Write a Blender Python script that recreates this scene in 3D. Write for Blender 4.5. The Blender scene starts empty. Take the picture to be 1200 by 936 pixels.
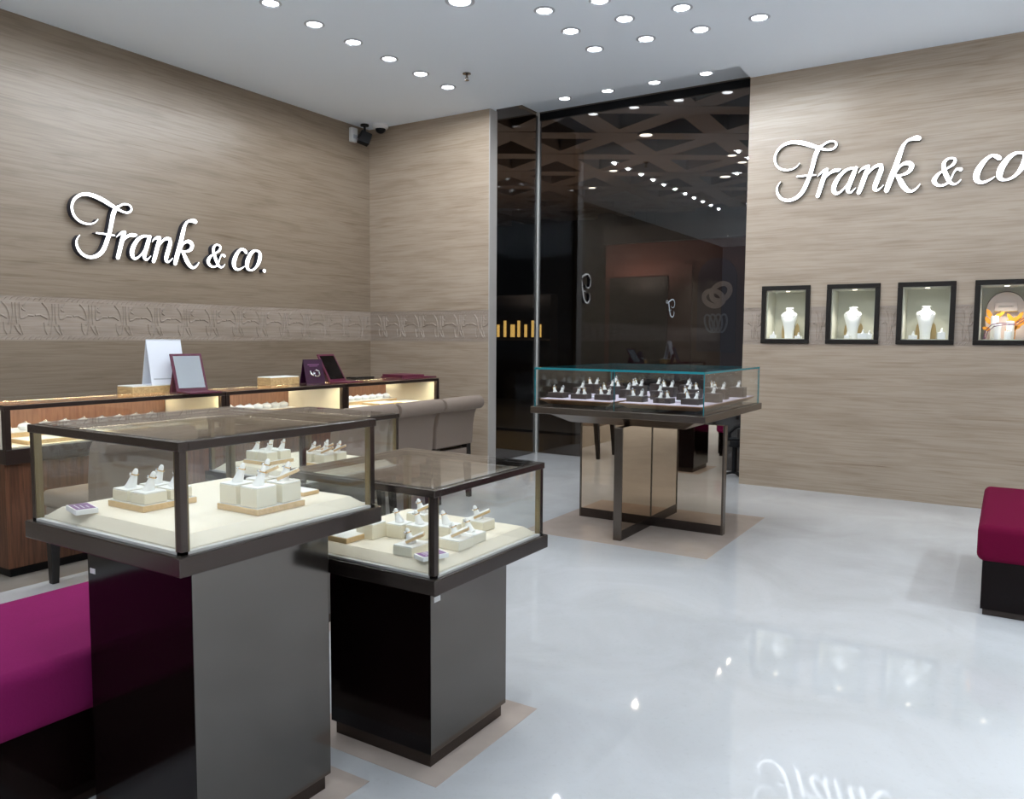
import bpy, math, json
from mathutils import Vector, Matrix
scene = bpy.context.scene
COL = scene.collection
PI = math.pi

# ------------------------------------------------------------------ materials
def _mat(name):
    m = bpy.data.materials.new(name); m.use_nodes = True
    return m, m.node_tree.nodes, m.node_tree.links, m.node_tree.nodes['Principled BSDF']

def plain(name, color, rough=.5, metal=0., spec=.5, coat=0., emit=None, strength=0., noise=0., nscale=40., bump=0.):
    m, N, L, b = _mat(name)
    b.inputs['Base Color'].default_value = (*color, 1)
    b.inputs['Roughness'].default_value = rough
    b.inputs['Metallic'].default_value = metal
    b.inputs['Specular IOR Level'].default_value = spec
    b.inputs['Coat Weight'].default_value = coat
    if emit:
        b.inputs['Emission Color'].default_value = (*emit, 1)
        b.inputs['Emission Strength'].default_value = strength
    if noise or bump:
        tc = N.new('ShaderNodeTexCoord'); n = N.new('ShaderNodeTexNoise')
        n.inputs['Scale'].default_value = nscale; n.inputs['Detail'].default_value = 4
        L.new(tc.outputs['Object'], n.inputs['Vector'])
        if noise:
            mx = N.new('ShaderNodeMix'); mx.data_type = 'RGBA'
            mx.inputs['A'].default_value = (*[c * (1 - noise) for c in color], 1)
            mx.inputs['B'].default_value = (*[min(1, c * (1 + noise)) for c in color], 1)
            L.new(n.outputs['Fac'], mx.inputs['Factor']); L.new(mx.outputs['Result'], b.inputs['Base Color'])
        if bump:
            bp = N.new('ShaderNodeBump'); bp.inputs['Strength'].default_value = bump; bp.inputs['Distance'].default_value = .002
            L.new(n.outputs['Fac'], bp.inputs['Height']); L.new(bp.outputs['Normal'], b.inputs['Normal'])
    return m

def stone(name, light, mid, dark, rough=.35, axis='x', zs=16.):
    """vein-cut travertine: long thin streaks running level along the wall"""
    m, N, L, b = _mat(name)
    g = N.new('ShaderNodeNewGeometry'); mp = N.new('ShaderNodeMapping')
    mp.inputs['Scale'].default_value = (1.1, 1.1, zs)
    mp.inputs['Rotation'].default_value = (0, math.radians(1.5), 0) if axis == 'x' else (math.radians(3.5), 0, 0)
    L.new(g.outputs['Position'], mp.inputs['Vector'])
    n1 = N.new('ShaderNodeTexNoise'); n1.inputs['Scale'].default_value = 1.3; n1.inputs['Detail'].default_value = 8; n1.inputs['Roughness'].default_value = .52; n1.inputs['Distortion'].default_value = .6
    L.new(mp.outputs['Vector'], n1.inputs['Vector'])
    r1 = N.new('ShaderNodeValToRGB'); e = r1.color_ramp.elements
    e[0].position = .33; e[0].color = (*dark, 1); e[1].position = .62; e[1].color = (*light, 1)
    k = e.new(.46); k.color = (*mid, 1)
    L.new(n1.outputs['Fac'], r1.inputs['Fac'])
    mp2 = N.new('ShaderNodeMapping'); mp2.inputs['Scale'].default_value = (.45, .45, zs * 1.5)
    L.new(g.outputs['Position'], mp2.inputs['Vector'])
    n2 = N.new('ShaderNodeTexNoise'); n2.inputs['Scale'].default_value = 2.2; n2.inputs['Detail'].default_value = 5; n2.inputs['Distortion'].default_value = 1.5
    L.new(mp2.outputs['Vector'], n2.inputs['Vector'])
    r2 = N.new('ShaderNodeValToRGB'); e = r2.color_ramp.elements
    e[0].position = .58; e[0].color = (1, 1, 1, 1); e[1].position = .78; e[1].color = (.72, .65, .58, 1)
    L.new(n2.outputs['Fac'], r2.inputs['Fac'])
    mx = N.new('ShaderNodeMix'); mx.data_type = 'RGBA'; mx.blend_type = 'MULTIPLY'; mx.inputs['Factor'].default_value = 1
    L.new(r1.outputs['Color'], mx.inputs['A']); L.new(r2.outputs['Color'], mx.inputs['B'])
    mp3 = N.new('ShaderNodeMapping'); mp3.inputs['Scale'].default_value = (1.6, 1.6, 46)
    mp3.inputs['Rotation'].default_value = mp.inputs['Rotation'].default_value
    L.new(g.outputs['Position'], mp3.inputs['Vector'])
    n3 = N.new('ShaderNodeTexNoise'); n3.inputs['Scale'].default_value = 1.7; n3.inputs['Detail'].default_value = 6; n3.inputs['Distortion'].default_value = .4
    L.new(mp3.outputs['Vector'], n3.inputs['Vector'])
    r3 = N.new('ShaderNodeValToRGB'); e = r3.color_ramp.elements
    e[0].position = .36; e[0].color = (.86, .835, .81, 1); e[1].position = .56; e[1].color = (1, 1, 1, 1)
    L.new(n3.outputs['Fac'], r3.inputs['Fac'])
    mx3 = N.new('ShaderNodeMix'); mx3.data_type = 'RGBA'; mx3.blend_type = 'MULTIPLY'; mx3.inputs['Factor'].default_value = 1
    L.new(mx.outputs['Result'], mx3.inputs['A']); L.new(r3.outputs['Color'], mx3.inputs['B'])
    L.new(mx3.outputs['Result'], b.inputs['Base Color'])
    b.inputs['Roughness'].default_value = rough
    return m

def marble(name):
    m, N, L, b = _mat(name)
    g = N.new('ShaderNodeNewGeometry'); n1 = N.new('ShaderNodeTexNoise')
    n1.inputs['Scale'].default_value = 1.6; n1.inputs['Detail'].default_value = 9; n1.inputs['Roughness'].default_value = .6; n1.inputs['Distortion'].default_value = .8
    L.new(g.outputs['Position'], n1.inputs['Vector'])
    r1 = N.new('ShaderNodeValToRGB'); e = r1.color_ramp.elements
    e[0].position = .3; e[0].color = (.50, .495, .49, 1); e[1].position = .7; e[1].color = (.60, .60, .605, 1)
    L.new(n1.outputs['Fac'], r1.inputs['Fac'])
    v = N.new('ShaderNodeTexNoise'); v.inputs['Scale'].default_value = 55; v.inputs['Detail'].default_value = 3
    L.new(g.outputs['Position'], v.inputs['Vector'])
    r2 = N.new('ShaderNodeValToRGB'); e = r2.color_ramp.elements
    e[0].position = .26; e[0].color = (.95, .945, .94, 1); e[1].position = .42; e[1].color = (1, 1, 1, 1)
    L.new(v.outputs['Fac'], r2.inputs['Fac'])
    mx = N.new('ShaderNodeMix'); mx.data_type = 'RGBA'; mx.blend_type = 'MULTIPLY'; mx.inputs['Factor'].default_value = 1
    L.new(r1.outputs['Color'], mx.inputs['A']); L.new(r2.outputs['Color'], mx.inputs['B'])
    L.new(mx.outputs['Result'], b.inputs['Base Color'])
    b.inputs['Roughness'].default_value = .035; b.inputs['IOR'].default_value = 1.5
    return m

def wood(name, c1, c2, scale=(6, 6, 1), freq=14., rough=.45):
    m, N, L, b = _mat(name)
    tc = N.new('ShaderNodeTexCoord'); mp = N.new('ShaderNodeMapping'); mp.inputs['Scale'].default_value = scale
    L.new(tc.outputs['Object'], mp.inputs['Vector'])
    n = N.new('ShaderNodeTexNoise'); n.inputs['Scale'].default_value = freq; n.inputs['Detail'].default_value = 5; n.inputs['Distortion'].default_value = .5
    L.new(mp.outputs['Vector'], n.inputs['Vector'])
    r = N.new('ShaderNodeValToRGB'); e = r.color_ramp.elements
    e[0].position = .35; e[0].color = (*c1, 1); e[1].position = .65; e[1].color = (*c2, 1)
    L.new(n.outputs['Fac'], r.inputs['Fac']); L.new(r.outputs['Color'], b.inputs['Base Color'])
    b.inputs['Roughness'].default_value = rough
    return m

def glass(name, tint=(1, 1, 1), f0=.04, rough=0.0):
    """thin pane: clear transmission with angle-dependent mirror reflection"""
    m = bpy.data.materials.new(name); m.use_nodes = True
    N, L = m.node_tree.nodes, m.node_tree.links
    N.clear()
    out = N.new('ShaderNodeOutputMaterial'); lw = N.new('ShaderNodeLayerWeight'); lw.inputs['Blend'].default_value = .5
    p = N.new('ShaderNodeMath'); p.operation = 'POWER'; p.inputs[1].default_value = 5
    L.new(lw.outputs['Facing'], p.inputs[0])
    ma = N.new('ShaderNodeMath'); ma.operation = 'MULTIPLY_ADD'; ma.inputs[1].default_value = 1 - f0; ma.inputs[2].default_value = f0
    L.new(p.outputs[0], ma.inputs[0])
    t = N.new('ShaderNodeBsdfTransparent'); t.inputs['Color'].default_value = (*tint, 1)
    gl = N.new('ShaderNodeBsdfGlossy'); gl.inputs['Roughness'].default_value = rough; gl.inputs['Color'].default_value = (1, 1, 1, 1)
    mx = N.new('ShaderNodeMixShader')
    L.new(ma.outputs[0], mx.inputs[0]); L.new(t.outputs[0], mx.inputs[1]); L.new(gl.outputs[0], mx.inputs[2])
    L.new(mx.outputs[0], out.inputs[0])
    return m

M = {}
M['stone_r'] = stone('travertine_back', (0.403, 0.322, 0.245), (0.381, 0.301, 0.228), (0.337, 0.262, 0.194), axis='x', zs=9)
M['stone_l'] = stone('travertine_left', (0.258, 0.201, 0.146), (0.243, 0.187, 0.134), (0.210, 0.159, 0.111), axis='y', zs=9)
M['frieze'] = stone('travertine_carved_band', (0.373, 0.305, 0.249), (0.355, 0.287, 0.234), (0.320, 0.259, 0.206), rough=.5, zs=8)
M['stone_edge'] = plain('stone_edge', (.42, .39, .36), .5)
M['marble'] = marble('white_marble')
M['inlay'] = plain('brown_inlay_marble', (.50, .41, .35), .06, noise=.12, nscale=9)
M['strip'] = plain('taupe_floor_strip', (.30, .26, .22), .12, noise=.1, nscale=9)
M['paint'] = plain('ceiling_paint', (.86, .93, 1.0), .9)
M['soffit'] = plain('brown_soffit', (.10, .08, .062), .6)
M['lacquer'] = plain('black_brown_lacquer', (.005, .002, .002), .10, spec=.16)
M['lacquer_metal'] = plain('smoked_bronze_sheet', (.155, .142, .130), .12, metal=1.)
M['post_gold'] = plain('brushed_champagne', (.21, .175, .115), .35, metal=1.)
M['frame_dark'] = plain('dark_bronze_frame', (.060, .046, .040), .22, metal=.7)
M['bronze'] = plain('bronze_grey_metal', (.15, .125, .105), .25, metal=.85)
M['bronze_mirror'] = plain('bronze_mirror', (.64, .535, .425), .015, metal=1.)
M['steel'] = plain('pale_steel', (.62, .61, .58), .35, metal=.15)
M['gold'] = plain('gold', (.75, .50, .22), .2, metal=1.)
M['silver'] = plain('silver', (.85, .85, .86), .12, metal=1.)
M['cream_pad'] = plain('cream_suede', (.80, .73, .60), .9, bump=.2, nscale=300)
M['cream_box'] = plain('cream_leatherette', (.80, .745, .60), .7)
M['cream_top'] = plain('ivory_top', (.86, .85, .81), .7)
M['white_resin'] = plain('white_resin', (.93, .925, .91), .4)
M['tray_wood'] = wood('pale_oak_tray', (.62, .43, .22), (.72, .52, .29), (3, 20, 20), 6.)
M['oak_box'] = wood('honey_oak', (.52, .33, .15), (.66, .45, .22), (4, 14, 14), 5.)
M['tray_rim'] = wood('amber_tray_rim', (.26, .12, .045), (.38, .19, .08), (3, 3, 20), 6., .35)
M['walnut'] = wood('walnut_slats', (.075, .028, .014), (.16, .065, .032), (10, 10, .5), 8., .4)
M['lavender'] = plain('lavender_velvet', (.56, .49, .58), .95)
M['dark_block'] = plain('dark_brown_leather', (.045, .030, .026), .4)
M['magenta'] = plain('magenta_fabric', (.20, .012, .085), .85, spec=.06, noise=.10, nscale=220, bump=.3)
M['magenta_warm_lit'] = plain('magenta_fabric_warm_lit', (.125, .004, .028), .85, spec=.06, noise=.10, nscale=220, bump=.3)  # bench fabric again, its different lighting put into the colour
M['burgundy'] = plain('burgundy_leather', (0.098, 0.006, 0.029), .45)
M['plum'] = plain('plum_card', (0.035, 0.003, 0.027), .4)
M['white_card'] = plain('white_card', (.82, .84, .90), .45)
M['mirror'] = plain('silver_mirror', (.86, .88, .89), .01, metal=1.)
M['taupe_fabric'] = plain('taupe_upholstery', (.225, .172, .136), .9, noise=.06, nscale=160, bump=.25)
M['black'] = plain('black_plastic', (.005, .005, .006), .5, spec=.2)
M['dark_leg'] = plain('espresso_leg', (.012, .009, .008), .4)
M['white_plastic'] = plain('white_plastic', (.78, .78, .78), .4)
M['grey_ring'] = plain('downlight_trim', (.50, .52, .56), .4)
M['lamp'] = plain('lamp_face', (1, 1, 1), .5, emit=(.93, .96, 1.), strength=9.)
M['led_counter'] = plain('led_strip_yellow', (1, 1, .95), .5, emit=(1., .86, .50), strength=52.)
M['led'] = plain('led_strip_warm', (1, 1, .95), .5, emit=(1., .88, .66), strength=15.)
M['sign_face'] = plain('sign_face', (1, 1, 1), .5, emit=(.95, .97, 1.), strength=2.2)
M['sign_side'] = plain('sign_side', (.022, .024, .04), .4)
M['niche_cream'] = plain('niche_cream', (.66, .65, .56), .8)
M['kraft'] = plain('kraft_panel', (.50, .36, .17), .8)
M['orange'] = plain('orange_paper', (.90, .36, .02), .6)
M['purple_ribbon'] = plain('purple_ribbon', (.16, .02, .13), .5)
M['blush'] = plain('blush_board', (.74, .64, .60), .8)
M['taupe_line'] = plain('taupe_rim', (.22, .19, .17), .6)
M['frame_niche'] = plain('black_brown_niche_frame', (.010, .007, .005), .5, spec=.25)
M['plum_black'] = plain('plum_black', (.03, .012, .035), .5)
M['glass'] = glass('clear_glass', (.99, .997, .992), .034)
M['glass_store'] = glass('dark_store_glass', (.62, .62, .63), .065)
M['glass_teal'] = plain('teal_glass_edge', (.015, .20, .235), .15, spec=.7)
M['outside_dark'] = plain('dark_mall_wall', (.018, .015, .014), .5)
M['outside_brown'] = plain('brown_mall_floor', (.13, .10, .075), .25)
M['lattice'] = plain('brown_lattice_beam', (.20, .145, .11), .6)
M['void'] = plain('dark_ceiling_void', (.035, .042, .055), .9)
M['red_wall'] = plain('brick_red_wall', (0.083, 0.024, 0.017), .7)
M['gold_light'] = plain('gold_lit_shelf', (.9, .6, .2), .5, emit=(1., .62, .16), strength=1.1)
M['warm_lamp'] = plain('warm_lamp_face', (1, 1, 1), .5, emit=(1., .86, .66), strength=5.)
M['cool_dim'] = plain('letter_reflection_face', (.8, .9, 1), .5, emit=(.72, .86, 1.), strength=.9)
M['ring_print'] = plain('ring_print', (0.484, 0.425, 0.425), .5)
M['ring_print_blue'] = plain('ring_print_blue', (0.236, 0.275, 0.364), .5)

# ------------------------------------------------------------------ mesh builder
class MB:
    def __init__(s): s.v = []; s.f = []; s.m = []
    def add(s, vs, fs, mi=0, T=None):
        o = len(s.v)
        for p in vs:
            p = Vector(p)
            s.v.append(T @ p if T else p)
        for f in fs: s.f.append([o + i for i in f]); s.m.append(mi)
        return s
    def box(s, x0, x1, y0, y1, z0, z1, mi=0, T=None, ch=None):
        vs = [(x0,y0,z0),(x1,y0,z0),(x1,y1,z0),(x0,y1,z0),(x0,y0,z1),(x1,y0,z1),(x1,y1,z1),(x0,y1,z1)]
        return s.add(vs, [(0,3,2,1),(4,5,6,7),(0,1,5,4),(1,2,6,5),(2,3,7,6),(3,0,4,7)], mi, T)
    def frustum(s, b, t, mi=0, T=None):
        """b, t = (x0,x1,y0,y1,z): a box whose top and bottom rectangles differ"""
        vs = [(b[0],b[2],b[4]),(b[1],b[2],b[4]),(b[1],b[3],b[4]),(b[0],b[3],b[4]),(t[0],t[2],t[4]),(t[1],t[2],t[4]),(t[1],t[3],t[4]),(t[0],t[3],t[4])]
        return s.add(vs, [(0,3,2,1),(4,5,6,7),(0,1,5,4),(1,2,6,5),(2,3,7,6),(3,0,4,7)], mi, T)
    def prism(s, poly, d, mi=0, T=None, mi_side=None):
        """poly: 3-D points, extruded by vector d"""
        n = len(poly); d = Vector(d)
        vs = [Vector(p) for p in poly] + [Vector(p) + d for p in poly]
        o = len(s.v)
        s.add(vs, [list(range(n))[::-1], [n + i for i in range(n)]], mi, T)
        s.f += [[o+i, o+(i+1) % n, o+n+(i+1) % n, o+n+i] for i in range(n)]
        s.m += [mi if mi_side is None else mi_side] * n
        return s
    def lathe(s, prof, c=(0,0,0), n=20, mi=0, T=None, ax=None):
        """prof: list of (r, z); spun about z through c, or laid along ax"""
        B = Matrix.Translation(Vector(c))
        if ax is not None: B = B @ Vector((0,0,1)).rotation_difference(Vector(ax)).to_matrix().to_4x4()
        if T: B = T @ B
        vs = [(r*math.cos(2*PI*k/n), r*math.sin(2*PI*k/n), z) for r, z in prof for k in range(n)]
        fs = [(i*n+k, i*n+(k+1) % n, (i+1)*n+(k+1) % n, (i+1)*n+k) for i in range(len(prof)-1) for k in range(n)]
        fs.append(list(range(n))[::-1]); fs.append([(len(prof)-1)*n+k for k in range(n)])
        return s.add(vs, fs, mi, B)
    def cyl(s, p0, p1, r0, r1=None, n=16, mi=0, T=None):
        p0 = Vector(p0); p1 = Vector(p1); r1 = r0 if r1 is None else r1
        return s.lathe([(r0, 0), (r1, (p1-p0).length)], p0, n, mi, T, (p1-p0))
    def tube(s, pts, r, n=8, mi=0, T=None, closed=False):
        pts = [Vector(p) for p in pts]; N = len(pts); rr = r if isinstance(r, (list, tuple)) else [r]*N
        vs = []; up = None
        for i, p in enumerate(pts):
            a = pts[(i-1) % N] if (closed or i) else p; b = pts[(i+1) % N] if (closed or i < N-1) else p
            t = (b-a).normalized()
            if up is None:
                up = t.orthogonal().normalized()
            u = (up - t*up.dot(t)); u = u.normalized() if u.length > 1e-6 else t.orthogonal().normalized(); up = u
            w = t.cross(u)
            vs += [p + (u*math.cos(2*PI*k/n) + w*math.sin(2*PI*k/n))*rr[i] for k in range(n)]
        fs = [(i*n+k, i*n+(k+1) % n, ((i+1) % N)*n+(k+1) % n, ((i+1) % N)*n+k) for i in range(N if closed else N-1) for k in range(n)]
        if not closed: fs += [list(range(n))[::-1], [(N-1)*n+k for k in range(n)]]
        return s.add(vs, fs, mi, T)
    def torus(s, c, R, r, ax=(0,0,1), n=20, k=8, mi=0, T=None):
        q = Vector((0,0,1)).rotation_difference(Vector(ax)).to_matrix()
        return s.tube([Vector(c) + q @ Vector((R*math.cos(2*PI*i/n), R*math.sin(2*PI*i/n), 0)) for i in range(n)], r, k, mi, T, True)
    def sphere(s, c, r, mi=0, n=12, T=None, sc=(1,1,1)):
        prof = [(max(1e-4, r*math.sin(PI*i/8)), -r*math.cos(PI*i/8)) for i in range(9)]
        B = Matrix.Translation(Vector(c)) @ Matrix.Diagonal((*sc, 1))
        return s.lathe(prof, (0,0,0), n, mi, (T @ B) if T else B)
    def build(s, name, mats, parent=None, smooth=False, bevel=0, loc=None, kind=None, seg=2):
        me = bpy.data.meshes.new(name)
        off = Vector(parent.location) if parent else Vector(loc or (0,0,0))
        if parent and parent.parent: off = off + Vector(parent.parent.location)
        me.from_pydata([tuple(p - off) for p in s.v], [], s.f)
        mats = mats if isinstance(mats, (list, tuple)) else [mats]
        for m in mats: me.materials.append(M[m])
        for p, i in zip(me.polygons, s.m): p.material_index = i
        if smooth:
            for p in me.polygons: p.use_smooth = True
        me.update(); me.validate()
        import bmesh
        bm = bmesh.new(); bm.from_mesh(me); bmesh.ops.recalc_face_normals(bm, faces=bm.faces); bm.to_mesh(me); bm.free()
        if smooth: me.set_sharp_from_angle(angle=math.radians(40))
        o = bpy.data.objects.new(name, me); COL.objects.link(o)
        if parent: o.parent = parent
        else: o.location = off
        if bevel:
            b = o.modifiers.new('bevel', 'BEVEL'); b.width = bevel; b.segments = seg; b.limit_method = 'ANGLE'; b.angle_limit = math.radians(40)
            if seg > 2:
                for p in me.polygons: p.use_smooth = True
        if kind: o['kind'] = kind
        return o

def thing(name, label, cat, loc, group=None):
    o = bpy.data.objects.new(name, None); COL.objects.link(o)
    o.location = loc; o.empty_display_size = .05
    return tag(o, label, cat, group)
def tag(o, label, cat, group=None):
    o['label'] = label; o['category'] = cat
    if group: o['group'] = group
    return o
def dup(root, loc, label, group=None, rz=0.):
    r = root.copy(); COL.objects.link(r); r.location = loc; r.rotation_euler = (0, 0, rz); r['label'] = label
    if group: r['group'] = group
    for c in list(root.children):
        d = c.copy(); COL.objects.link(d); d.parent = r
        for g in list(c.children):
            h = g.copy(); COL.objects.link(h); h.parent = d
    return r
ORD = ['first', 'second', 'third', 'fourth', 'fifth', 'sixth', 'seventh', 'eighth', 'ninth', 'tenth', 'eleventh', 'twelfth']

# ------------------------------------------------------------------ the room
ZC = 3.584; ZS = 3.79           # ceiling, slot ceiling above the shop window
def S(name, mb, mats, **k): return mb.build(name, mats, kind='structure', **k)
mb = MB(); mb.box(-6.25, 6, -4, 7.76, -.12, 0); S('floor', mb, 'marble')
mb = MB()
mb.box(-6.25, 6, -4, 6.75, ZC, 4.02); mb.box(-6.25, -4.5, 6.75, 6.82, ZC, 4.02); mb.box(-2.02, 6, 6.75, 7.76, ZC, 4.02)
mb.box(-4.53, -2.02, 6.75, 7.76, ZS, 4.02)
S('ceiling', mb, 'paint')
B0, B1 = 1.262, 1.587
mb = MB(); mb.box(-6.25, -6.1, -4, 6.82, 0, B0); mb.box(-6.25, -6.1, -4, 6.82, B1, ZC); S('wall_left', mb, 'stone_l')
mb = MB(); mb.box(-6.1, -4.5, 6.69, 6.82, 0, B0); mb.box(-6.1, -4.5, 6.69, 6.82, B1, ZC); S('wall_back_left', mb, 'stone_r')
mb = MB(); mb.box(-4.5, -4.488, 6.688, 6.82, 0, ZC); S('trim_1', mb, 'stone_edge')
# right-hand back wall with four openings for the show niches
NX = [(-1.829, -1.489), (-1.289, -.944), (-.748, -.403), (-.208, .139)]; NZ0, NZ1 = 1.307, 1.737
mb = MB(); xs = [-2.02] + [v for p in NX for v in p] + [6]
for z0, z1, hole in ((0, B0, 0), (B1, NZ1, 1), (NZ1, ZC, 0)):
    if not hole: mb.box(-2.02, 6, 7.09, 7.76, z0, z1)
    else:
        for i in range(0, len(xs), 2): mb.box(xs[i], xs[i+1], 7.09, 7.76, z0, z1)
S('wall_back_right', mb, 'stone_r')
mb = MB(); mb.box(6, 6.15, -4, 7.76, 0, 4.02); S('wall_right', mb, 'stone_r')
# carved band: a slab set 4 mm back, raised relief of branching stems between two plaited borders
def frieze(name, P, segs, nrm, carve):
    """P(u, z, d) -> point d in front of the wall plane; segs = (u0, u1, z0, z1) slabs; carve = (u0, u1) runs of relief"""
    mb = MB()
    for u0, u1, z0, z1 in segs:
        q = [P(u0, z0, -.004), P(u1, z0, -.004), P(u1, z1, -.004), P(u0, z1, -.004)]
        mb.prism(q, Vector(nrm) * -.1)
    if carve is not None:
        W = .283; H0, H1 = B0 + .045, B1 - .045
        lines = [[(.36, 1), (.47, .85), (.53, .66), (.55, .45), (.50, .30)], [(.80, .98), (.80, .7), (.80, .52)], [(.80, .88), (.86, .78), (.93, .74)], [(.94, .98), (.86, .88)],
                 [(.17, .60), (.30, .62), (.40, .56), (.48, .50)], [(.80, .50), (.90, .52), (.98, .60), (1.12, .59)], [(.40, .38), (.41, .15), (.47, .0)],
                 [(.66, .28), (.72, .12), (.80, .0)], [(.78, .30), (.82, .12), (.86, .0)], [(.62, .98), (.63, .6), (.60, .3), (.55, .02)], [(.70, .98), (.70, .6), (.72, .34)]]
        for c0, c1 in carve:
            n = max(1, round((c1 - c0) / W)); w = (c1 - c0) / n
            for i in range(n):
                for ln in lines:
                    pts = [P(min(c1, c0 + (i + a) * w), H0 + b * (H1 - H0), -.004) for a, b in ln]
                    mb.tube(pts, .0085, 6)
                for k in range(4):
                    for a0, a1 in ((.0, .30), (.88, 1.0)):
                        for zb in (.72, .03):
                            z = H0 + (zb + .06 * k) * (H1 - H0)
                            mb.tube([P(c0 + (i + a0) * w, z, -.004), P(c0 + (i + a1) * w, z, -.004)], .0028, 4)
                m_ = 7
                for z in (B0 + .02, B1 - .02):
                    for k in range(m_):
                        a = c0 + (i + k / m_) * w; b = c0 + (i + (k + .85) / m_) * w
                        mb.tube([P(a, z - .012, -.004), P((a+b)/2, z + .006, -.004), P(b, z + .012, -.004)], .0045, 5)
            for z in (B0 + .003, B0 + .038, B1 - .038, B1 - .003): mb.tube([P(c0, z, -.005), P(c1, z, -.005)], .0035, 4)
    return S(name, mb, 'frieze')
frieze('trim_2', lambda u, z, d: (-6.1 + d, u, z), [(-4, 6.80, B0, B1)], (1, 0, 0), [(1.9, 6.68)])
frieze('trim_3', lambda u, z, d: (u, 6.69 - d, z), [(-6.2, -4.5, B0, B1)], (0, -1, 0), [(-6.08, -4.51)])
segs = [(-2.02, 6, B0, NZ0)] + [(xs[i], xs[i+1], NZ0, B1) for i in range(0, len(xs), 2)]
frieze('trim_4', lambda u, z, d: (u, 7.09 - d, z), segs, (0, -1, 0), [(-2.01, -1.87), (-1.45, -1.33), (-.905, -.79), (-.365, -.25), (.18, .45)])

# shop window
win = thing('window_1', 'tall dark shop window between two beige stone walls', 'window', (-3.2, 7.72, 0)); win['kind'] = 'structure'
MB().box(-4.505, -2.03, 7.71, 7.722, .004, 3.70).build('glass_pane', 'glass_store', win)
MB().box(-4.536, -4.524, 6.83, 7.69, .004, 3.75).build('side_pane', 'glass_store', win)
MB().box(-4.55, -4.505, 7.69, 7.74, 0, ZS).build('mullion', 'steel', win)
mb = MB(); mb.box(-4.505, -2.03, 7.70, 7.74, 3.70, 3.775); mb.box(-4.505, -2.03, 7.695, 7.74, 3.775, ZS, 1); mb.build('head_rail', ['black', 'bronze'], win)
mb = MB(); mb.box(-7.5, -4.55, 6.82, 7.74, ZS, 4.0); S('trim_5', mb, 'soffit')
# the dark mall seen through the window
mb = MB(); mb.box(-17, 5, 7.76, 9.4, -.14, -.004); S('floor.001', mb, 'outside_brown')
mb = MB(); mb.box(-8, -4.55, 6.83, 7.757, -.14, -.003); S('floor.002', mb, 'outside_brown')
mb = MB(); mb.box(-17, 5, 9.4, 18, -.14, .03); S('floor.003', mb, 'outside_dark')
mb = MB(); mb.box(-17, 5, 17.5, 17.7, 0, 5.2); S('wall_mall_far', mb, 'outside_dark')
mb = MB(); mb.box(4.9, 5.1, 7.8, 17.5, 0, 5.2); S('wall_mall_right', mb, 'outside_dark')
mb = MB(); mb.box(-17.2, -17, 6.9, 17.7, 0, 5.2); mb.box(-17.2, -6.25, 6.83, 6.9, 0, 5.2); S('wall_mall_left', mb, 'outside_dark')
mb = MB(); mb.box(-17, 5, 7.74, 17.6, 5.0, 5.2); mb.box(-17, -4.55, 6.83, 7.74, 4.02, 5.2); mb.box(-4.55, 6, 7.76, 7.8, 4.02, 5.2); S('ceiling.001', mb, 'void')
# triangular lattice of beams under the mall ceiling
mb = MB(); c32, s32 = math.cos(math.radians(32.2)), math.sin(math.radians(32.2))
import itertools
pitch = 1.30
for a in (0, 60, 120):
    d = Vector((math.cos(math.radians(32.2 + a)), math.sin(math.radians(32.2 + a)), 0)); n = Vector((-d.y, d.x, 0))
    base = Vector((-4.9, 10.55, 0))
    for k in range(-14, 15):
        o = base + n * pitch * k
        # clip the beam to the mall's rectangle
        t0, t1 = -40., 40.
        for comp, lo, hi in ((0, -16.9, 4.8), (1, 7.85, 17.45)):
            if abs(d[comp]) < 1e-6: continue
            a0, a1 = sorted(((lo - o[comp]) / d[comp], (hi - o[comp]) / d[comp])); t0, t1 = max(t0, a0), min(t1, a1)
        if t1 - t0 < .5: continue
        hw = .17; zz = 4.20 + .004 * (a // 60)
        p0 = o + d * t0; p1 = o + d * t1
        mb.prism([p0 - n*hw + Vector((0,0,zz)), p1 - n*hw + Vector((0,0,zz)), p1 + n*hw + Vector((0,0,zz)), p0 + n*hw + Vector((0,0,zz))], (0, 0, .20))
S('trim_6', mb, 'lattice')
# ---- dark stone inlays in the floor
for nm, r in (('trim_7', (-2.74, -1.46, 4.50, 5.82)), ('trim_8', (-1.93, -1.347, 1.74, 2.322)), ('trim_9', (-2.12, -1.53, 1.07, 1.66)), ('trim_10', (-3.07, -2.49, 2.31, 2.89))):
    mb = MB(); mb.box(r[0], r[1], r[2], r[3], -.05, .0008); S(nm, mb, 'inlay')
mb = MB(); mb.box(-6.09, -4.265, -3.9, 6.68, -.05, .0008); S('trim_11', mb, 'strip')

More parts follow.
